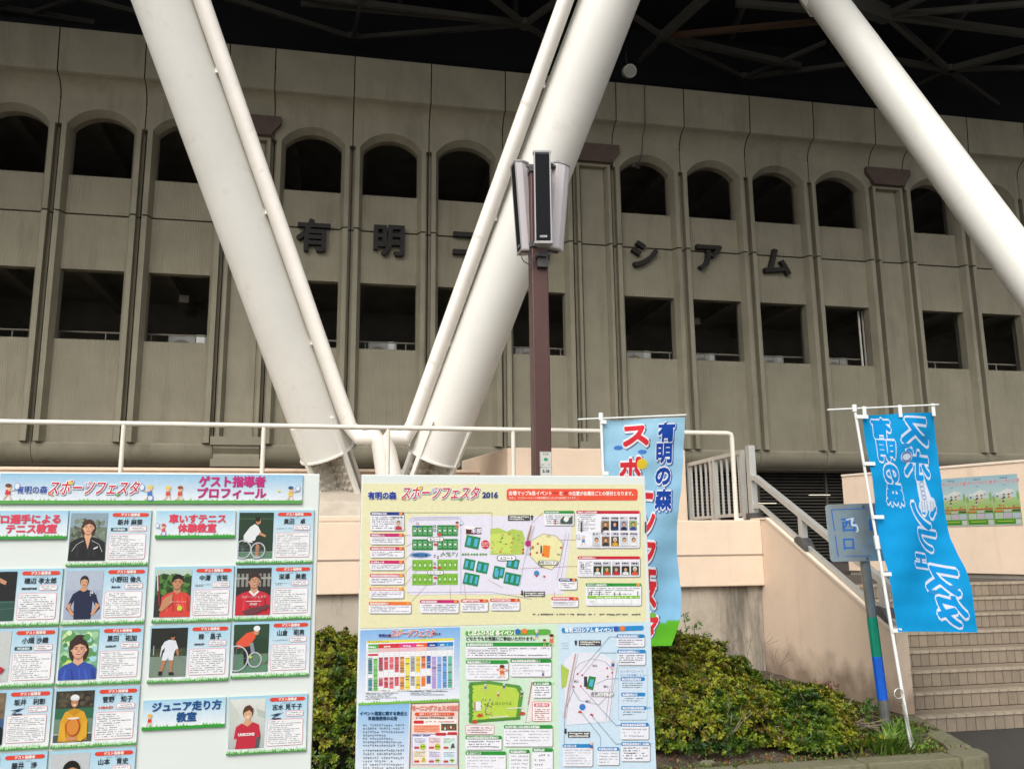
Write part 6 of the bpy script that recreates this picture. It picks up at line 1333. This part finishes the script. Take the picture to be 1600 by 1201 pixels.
colsS = ['3f8f9c', '7fc86c', 'c85a6c', 'd85060', 'e8707c', 'd8606c', 'eea03c', 'f2e44a', 'a8a89c', 'f0cf3c', 'ee7a34', '4a6ab4', 'b49ad8', '8ab4ec', '6aaaee', '6cc0ac']
rs_ = random.Random(8)
for i, col in enumerate(colsS):
    a = .02+i*.0606; c_ = a+.045
    for (y0_, y1_) in (((.28, .62), (.70, .97)) if i not in (1, 7, 12, 13, 14, 15) else ((.30, .98),)):
        if i in (2, 3, 4, 5, 8, 10, 11): y1_ -= rs_.uniform(0, .1)
        C.poly([S(a, y0_), S(c_, y0_), S(c_, y1_), S(a, y1_)], col, 3)
        for k in range(int((y1_-y0_)/.055)):
            if rs_.random() < .55: C.poly([S(a, y0_+.055*k+.01), S(c_, y0_+.055*k+.01), S(c_, y0_+.055*k+.032), S(a, y0_+.055*k+.032)], rs_.choice([tuple(.6*x_ for x_ in rgb(col)), tuple(min(.9, .4*x_+.4) for x_ in rgb(col)), rgb('6a6a6c')]), 4)
for k in range(24): C.line([S(0, .17+k*.036), S(1, .17+k*.036)], .25, 'c0c0c8', 2.8)
for k in range(18): C.line([S(.02+k*.0606-.008, .0), S(.02+k*.0606-.008, 1)], .25, 'b4b4c0', 2.8)
C.poly([S(.02, .2), S(.13, .2), S(.13, .24), S(.02, .24)], 'd04038', 4)
C.smalltext(571, 1081, 622, 1093, 5, '50605c', 3, seed=60); C.smalltext(641, 1078, 700, 1086, 3, '50605c', 3, seed=61); C.smalltext(575, 1077, 690, 1080, 1, '70747c', 3, seed=62, dens=.5)
P = [(560, 1101)]+[(560+i*2.2, 1101-i*2.2*.04-(3+3.2*(i % 2)*rs_.uniform(.3, 1))) for i in range(72)]+[(717.6, 1094.5)]; C.poly(P, '7cbf4c', 2.5)
fin(C, 'schedule_sheet', 'blue timetable sheet', LX+.004, 1.408, LX+.311, 1.187, 'dfe8f2')
# --- notice sheet
C = sheet(); C.poly([(560, 1101), (640, 1098.5), (636, 1215), (555, 1215)], lambda p: tuple(np.array(rgb('86bce8'))*(1-min(1, (p[1]-1098)/50))+np.array(rgb('f0f4fa'))*min(1, (p[1]-1098)/50)), 0)
C.text('イベント運営に関する責任と', 599, 1116, 5.0, '22486c', 3, 'c', bold=.045, sx=.92); C.text('肖像権使用の公告', 598, 1123.5, 5.0, '22486c', 3, 'c', bold=.045, sx=.92)
for (y0_, n_) in ((1129, 7), (1168.5, 2), (1180, 4)): C.smalltext(567, y0_, 631, y0_+n_*5.3, n_, '4a525c', 3, seed=int(y0_), th=.62, dens=.93, first=1)
fin(C, 'notice_sheet', 'pale blue text notice', LX+.004, 1.186, LX+.158, .95, 'dfe8f2')
# --- pink flyer
C = sheet(); C.poly([(641.5, 1097), (718, 1094.5), (717, 1215), (638.5, 1215)], '8a7a68', 0); C.poly([(643.5, 1099.5), (716, 1097), (715, 1215), (641, 1215)], 'f2d9d0', 1)
C.text('モーニングフェスタ開催', 680, 1108.5, 6.6, 'fbf4f0', 3, 'c', bold=.0, out=(.08, 'e0523c'), sx=.82); C.text('モーニングフェスタ開催', 680, 1108.5, 6.6, 'f6b8a8', 5, 'c', sx=.82); C.rr(648, 1112, 710, 1117.5, 2.5, 'e2562f', 3); C.text('朝早くても大集合イベント!!', 679, 1116.4, 3.4, 'fbe8d8', 4, 'c', bold=.02, sx=.9)
C.smalltext(650, 1119, 708, 1122, 1, '4a3430', 3, seed=71, th=.8, first=1); C.rect(645, 1123, 713, 1144, 'fbf4f0', 2)
C.rr(646, 1124.5, 662, 1129.5, 1.5, 'd8343c', 3); C.smalltext(665, 1125, 712, 1129, 1, 'c84a3c', 3, seed=72); C.rect(646, 1131.5, 687, 1143, 'f6b090', 3); C.smalltext(647, 1132.5, 686, 1142.5, 4, 'e85a34', 4, dens=.95, seed=73); C.rect(689, 1129.5, 713, 1140, '5a5a40', 4)
for i in range(10): C.ell(690.5+i*2.3, 1135+(i % 3), 1.3, 2.4, ['c8404c', '3c6a34', 'e8e0d8', '7a5a3c'][i % 4], 5, 8)
C.frame(643.5, 1146, 714.5, 1194, 2, '5a6ab4', 'f4f2f8', .8, 2); C.smalltext(645, 1146.5, 675, 1149, 1, '3c50a0', 5, seed=74, th=.9); C.rr(680, 1143.5, 697, 1148, 2, 'c8303c', 5); C.rr(699, 1142.5, 714, 1147, 2, 'c8303c', 5)
for i in range(6):
    x_ = 646+(i % 3)*22.8; y_ = 1151+(i//3)*21.5; C.frame(x_, y_, x_+21, y_+20, 1, ['6a7ac0', 'd87a8c', '6ab48c', 'd8a04c', '9a7ac0', '6ab4d8'][i], ['e4e6f8', 'f8e0e4', 'd8f0e0', 'f8ecd0', 'e8e0f4', 'dcf0f8'][i], .6, 3); C.smalltext(x_+1.5, y_+1, x_+18, y_+9, 4, '5a5c6c', 5, seed=80+i); C.rr(x_+1, y_+14, x_+9, y_+17.5, 1, 'd04a54', 5)
    if i in (0, 1, 4, 5): C.ell(x_+14.5, y_+14.5, (4.6, 4.6, 3, 3)[[0, 1, 4, 5].index(i)], (5, 5, 3.2, 3.2)[[0, 1, 4, 5].index(i)], 'b9cf3c', 5, 14); C.smalltext(x_+11, y_+13, x_+18, y_+15, 1, '3c4a2c', 6, th=.9)
    else: C.poly([(x_+12, y_+17), (x_+14, y_+10), (x_+17, y_+9), (x_+19, y_+16)], '5c5c64' if i == 2 else 'c8b448', 5)
C.rect(641, 1197, 714, 1215, 'cfe6d4', 2)
fin(C, 'morning_flyer', 'pink morning event flyer', LX+.158, 1.190, LX+.311, .95, 'e8d8d0')
# --- green sheet
C = sheet(); GR = '2f9a3c'; C.poly([(719.5, 980), (871, 975), (872, 1215), (717, 1215)], 'd3ecd2', 0)
C.poly([(728, 985.5), (855, 982), (860, 984), (860, 988.5), (855, 991), (728, 992.5), (726.5, 989)], '62b046', 3); C.text('しばふひろば 各イベント', 732, 991.2, 6.6, 'fbfcf0', 4, bold=.05, sx=.84); C.ell(808.5, 986, 4.2, 4.4, '3a6ac0', 5); C.ell(819, 985.5, 4.2, 4.4, 'ee8038', 5)
C.text('どなたでもお気軽にご参加いただけます。', 728.5, 999.5, 5.2, '33383a', 3, bold=.03, sx=.90)
def gb(x0, y0, x1, y1, t, rows, sd, title=.6, hc=GR): box(C, x0, y0, x1, y1, hc, hh=6, title=title, rows=rows, seed=sd, ttl=t)
gb(727.5, 1003, 861, 1027, 'オープニングイベント', 4, 90, .32); C.rect(727+2, 1011, 760, 1013, 'f4f4fa', 5)
gb(727.5, 1030.5, 793.5, 1061, 'フラフープ実演&教室', 5, 91, .6); gb(797, 1028.5, 861, 1056, 'ブラインドサッカー体験教室', 4, 92, .74)
C.kid(784, 1059, 22, 'ee8038', '6a3a28', 0, L=6); C.line([(775, 1045), (784, 1042), (794, 1046), (784, 1049), (775, 1045)], .7, 'e04830', 9)
C.kid(838, 998, 16, '4a9ad8', 'd8dce4', 0, L=6); C.kid(861, 1009, 20, 'e0705c', '5a3420', 0, L=7); C.kid(850, 1011, 14, '7cb84c', '5a3420', 0, L=8); C.kid(848, 1058, 12, '2f5fae', 'c8ccd0', 0, L=6)
C.poly([(733, 1065), (765, 1063), (812, 1070), (818, 1080), (812, 1123), (733, 1129)], '5c9a44', 2); C.poly([(738, 1070), (765, 1068), (806, 1074), (811, 1083), (806, 1119), (738, 1124)], 'bcd850', 3)
for k in range(22): C.ell(735.5+rq.uniform(-2, 2), 1067+k*2.8, 3, 2, '4f8f3c', 3.5+k*.01, 8)
for k in range(20): C.ell(742+k*3.6, 1125.5-k*.25+rq.uniform(-1, 1), 2.6, 1.8, '4f8f3c', 3.8+k*.01, 8)
for k in range(50): C.ell(rq.uniform(752, 769), rq.uniform(1091, 1118), .9, .9, rq.choice(['c86a4c', '6a7a9c', '8a5a3c', 'e8e0c0', '4a6a3c']), 5+k*.01, 6)
C.rect(742, 1095, 751, 1109, 'e8ecec', 5); C.rect(740.5, 1095.5, 743, 1110, 'b88a84', 5.4); C.text('しばふひろば', 784, 1100, 4.6, '4a7a2c', 5, 'c', sx=.9)
for (x_, y_) in ((749, 1116), (815, 1113), (741, 1126)): C.poly([(x_-5, y_+2), (x_-1, y_-2.5), (x_+4, y_-1.5), (x_+6, y_+1.5), (x_, y_+3)], 'c8502c', 6)
for (x_, y_, c1) in ((758, 1078, '2f5fae'), (787, 1077, '2f5fae'), (778, 1090, 'c84a3c'), (815, 1088, '3c4a7c')): C.kid(x_, y_, 11, c1, 'd8d8dc', 0, L=6)
for k in range(9): C.rect(764+k*3.4, 1118.5-k*.2, 766.8+k*3.4, 1120.5-k*.2, 'e8e8dc', 5); C.rect(791+k*3, 1105-k*.2, 793.4+k*3, 1107-k*.2, 'e8e8dc', 5.5)
C.poly([(820, 1128), (829, 1062), (840, 1060), (830, 1126)], 'ece9e4', 2); C.line([(825, 1100), (831, 1064)], 2, 'b08a74', 4); C.line([(821, 1128), (829, 1075)], .6, '9a9a9c', 4)
gb(832, 1064, 861, 1089, '参加者アンケート', 4, 93, .9); C.frame(831, 1095, 862, 1126, 3, 'd8606c', 'fbf6f4', .8, 3); C.rr(834, 1097.5, 858, 1103, 2.5, 'd8303c', 6); C.text('総合案内', 846, 1102.2, 4, 'fbe8e8', 7, 'c', bold=.03); C.smalltext(835, 1106, 858, 1124, 6, 'b84048', 6, seed=94)
C.frame(727, 1131.5, 772, 1146.5, 3, 'd8606c', 'fbf0f2', .7, 3); C.smalltext(730, 1134.5, 769, 1145, 3, '7c4048', 6, seed=95)
gb(787, 1131.5, 863, 1165, 'みんな一緒に!ダンス&ミュージック', 5, 96, .74); gb(727, 1148, 783.5, 1170, 'ラグビーワールドカップ2019', 3, 97, .92); gb(727, 1172.5, 790, 1215, '親子体操教室', 7, 98, .4); gb(795.5, 1170, 827, 1215, 'ガーデンゴルフ', 6, 99, .85); gb(831.5, 1167.5, 863.5, 1215, 'バッポッピー', 5, 100, .6)
fin(C, 'green_event_sheet', 'pale green sheet of lawn events', LX+.312, 1.408, LX+.606, .95, 'd3ecd2')
# --- blue sheet
C = sheet(); BL = '2a8ccc'; C.poly([(872, 975), (1015, 970.5), (1026, 1215), (873, 1215)], 'cfe6f4', 0)
C.poly([(878, 980.5), (1004, 976.5), (1006, 980), (1003, 984), (879, 988), (877, 984)], '2f8fd0', 3); C.text('有明コロシアム 各イベント', 882, 986.5, 6.2, 'f4fafc', 4, bold=.05, sx=.84); C.ell(962, 981.5, 4, 4.2, '3a5aac', 5); C.ell(972, 981, 4, 4.2, 'ee8038', 5)
def bb(x0, y0, x1, y1, t, rows, sd, title=.6): box(C, x0, y0, x1, y1, BL, tc='eef0f8', hh=6, title=title, rows=rows, seed=sd, ttl=t)
C.poly([(882, 1030), (897, 1018), (940, 1020), (962, 1034), (962, 1060), (953, 1126), (885, 1132), (880, 1050)], 'e9eaf4', 2)
C.poly([(897, 1045), (905, 1035), (925, 1028), (945, 1032), (958, 1045), (956, 1080), (936, 1101), (905, 1094), (893, 1075)], 'b8bccc', 2.6); C.poly([(898, 1046), (906, 1036), (925, 1029.2), (944, 1033), (956.5, 1046), (954.5, 1079.5), (935, 1099.5), (906, 1093), (894.5, 1074.5)], 'ece8f2', 3)
C.poly([(920, 1055), (931, 1057), (926, 1078), (915, 1074)], '2f8a40', 4); C.poly([(922, 1060), (927.5, 1061), (925, 1072), (919.5, 1070.5)], '58b4d4', 5); C.rect(912, 1056, 917, 1072, '3c3c4c', 4)
C.rr(922.5, 1080, 959, 1087.5, 3.5, '5a5a60', 6); C.rr(923.3, 1080.7, 958.2, 1086.8, 3, 'fbfbfb', 7); C.text('有明コロシアム', 940.7, 1085.6, 4.5, '3c3c40', 8, 'c', bold=.01, sx=.88)
C.poly([(876, 1036), (889, 1046), (884, 1072), (877, 1074)], 'b4cc58', 3); C.line([(881, 1120), (888, 1075), (899, 1020)], 2.4, 'c8a8a0', 4); C.line([(884, 1120), (891, 1075), (903, 1020)], .6, '9a9aa8', 4); C.line([(951, 1126), (958, 1070), (966, 1032)], .6, '9a9aa8', 4); C.line([(946, 1125), (953, 1070)], .6, '9a9aa8', 4)
for (x_, y_) in ((902, 1052), (909, 1054), (896, 1072), (907, 1071), (917, 1074), (948, 1043), (949, 1056), (956, 1050)): C.ell(x_, y_, 1.6, 1.6, 'c83c44', 5, 8)
C.ell(909.5, 1103.5, 4.8, 5, '3f80c8', 5); C.poly([(902, 1112), (905, 1109), (909, 1111), (908, 1113)], 'd04040', 5); C.poly([(920, 1116), (923, 1113.5), (927, 1115.5), (926, 1117.5)], 'd04040', 5); C.kid(957, 1045, 16, '2f5fae', 'd8dce4', 0, L=6)
for t_, x_, y_ in (('北口', 928.5, 1040.5), ('西口', 900, 1065), ('東口', 946, 1073), ('南口', 918, 1096)): C.text(t_, x_, y_, 3, '4a4a54', 5, 'c', bold=.02)
C.rect(904, 999.5, 938.5, 1008, '4e4e50', 4); C.smalltext(906, 1000.5, 937, 1007.5, 2, 'e8e8e0', 5, dens=.9, th=.7, seed=8, first=1); C.poly([(898, 1007), (898, 1002.5), (896.4, 1002.5), (899.4, 998.5), (902, 1002.5), (900.8, 1002.5), (900.8, 1007)], '3c3c3c', 4)
C.rect(887, 1142, 921.5, 1151, '4e4e50', 4); C.smalltext(889, 1143, 920, 1150.5, 2, 'e8e8e0', 5, dens=.9, th=.7, seed=9, first=1); C.poly([(882, 1137), (882, 1142), (880.4, 1142), (883.4, 1146), (886, 1142), (884.8, 1142), (884.8, 1137)], '3c3c3c', 4)
for y_ in (1004, 1008, 1012): C.line([(877, y_), (888, y_-.4)], .4, '8a9ab0', 3)
for (p, q, r_2) in (((904, 1051), (952, 994), (963, 994)), ((911, 1053), (938, 1019), (963, 1019)), ((930, 1068), (948, 1060), (966, 1059)), ((897, 1074), (882, 1110), (881, 1160)), ((908, 1073), (962, 1132), (970, 1132)), ((908, 1112), (938, 1150), (938, 1165)), ((925, 1118), (962, 1161), (970, 1161))): C.line([p, q, r_2], .6, '6a7a94', 3.6)
bb(963, 990, 1006.5, 1009.5, 'ニラックライン体験', 3, 110, .8); bb(964, 1014, 1008, 1038, 'ボルダリング体験', 4, 111, .8)
C.frame(966, 1042, 1011, 1124, 3, 'a8bcd4', 'd4e6f4', .6, 2.5); C.text('センターコートで', 968.5, 1050, 4.2, '3c6ab0', 4, sx=.88); C.text('テニスを体験しよう!!', 968.5, 1056.2, 4.2, '3c6ab0', 4, sx=.82)
bb(969, 1057, 1007, 1077, 'プロコーチとラリー', 3, 112, .85); bb(970, 1081, 1008, 1098, 'サービス的当て', 2, 113, .7); bb(970, 1102, 1009.5, 1119.5, 'プロコーチにチャレンジ', 2, 114, .9); bb(969, 1128, 1013, 1154, 'ＨＥＲＴＳチャレンジ', 3, 115, .9)
bb(879, 1161, 925.5, 1196, '体力測定', 6, 116, .45); bb(933, 1166, 967, 1194, 'ビッグひろば', 4, 117, .9); bb(970, 1158, 1015, 1188, 'こどもテニス体験コーナー', 5, 118, .97); C.kid(923, 1172, 16, '2a6ab8', 'd8dce4', 0, L=7)
fin(C, 'blue_event_sheet', 'pale blue sheet of arena events', LX+.607, 1.408, LX+B2W-.022+.016, .95, 'cfe6f4')
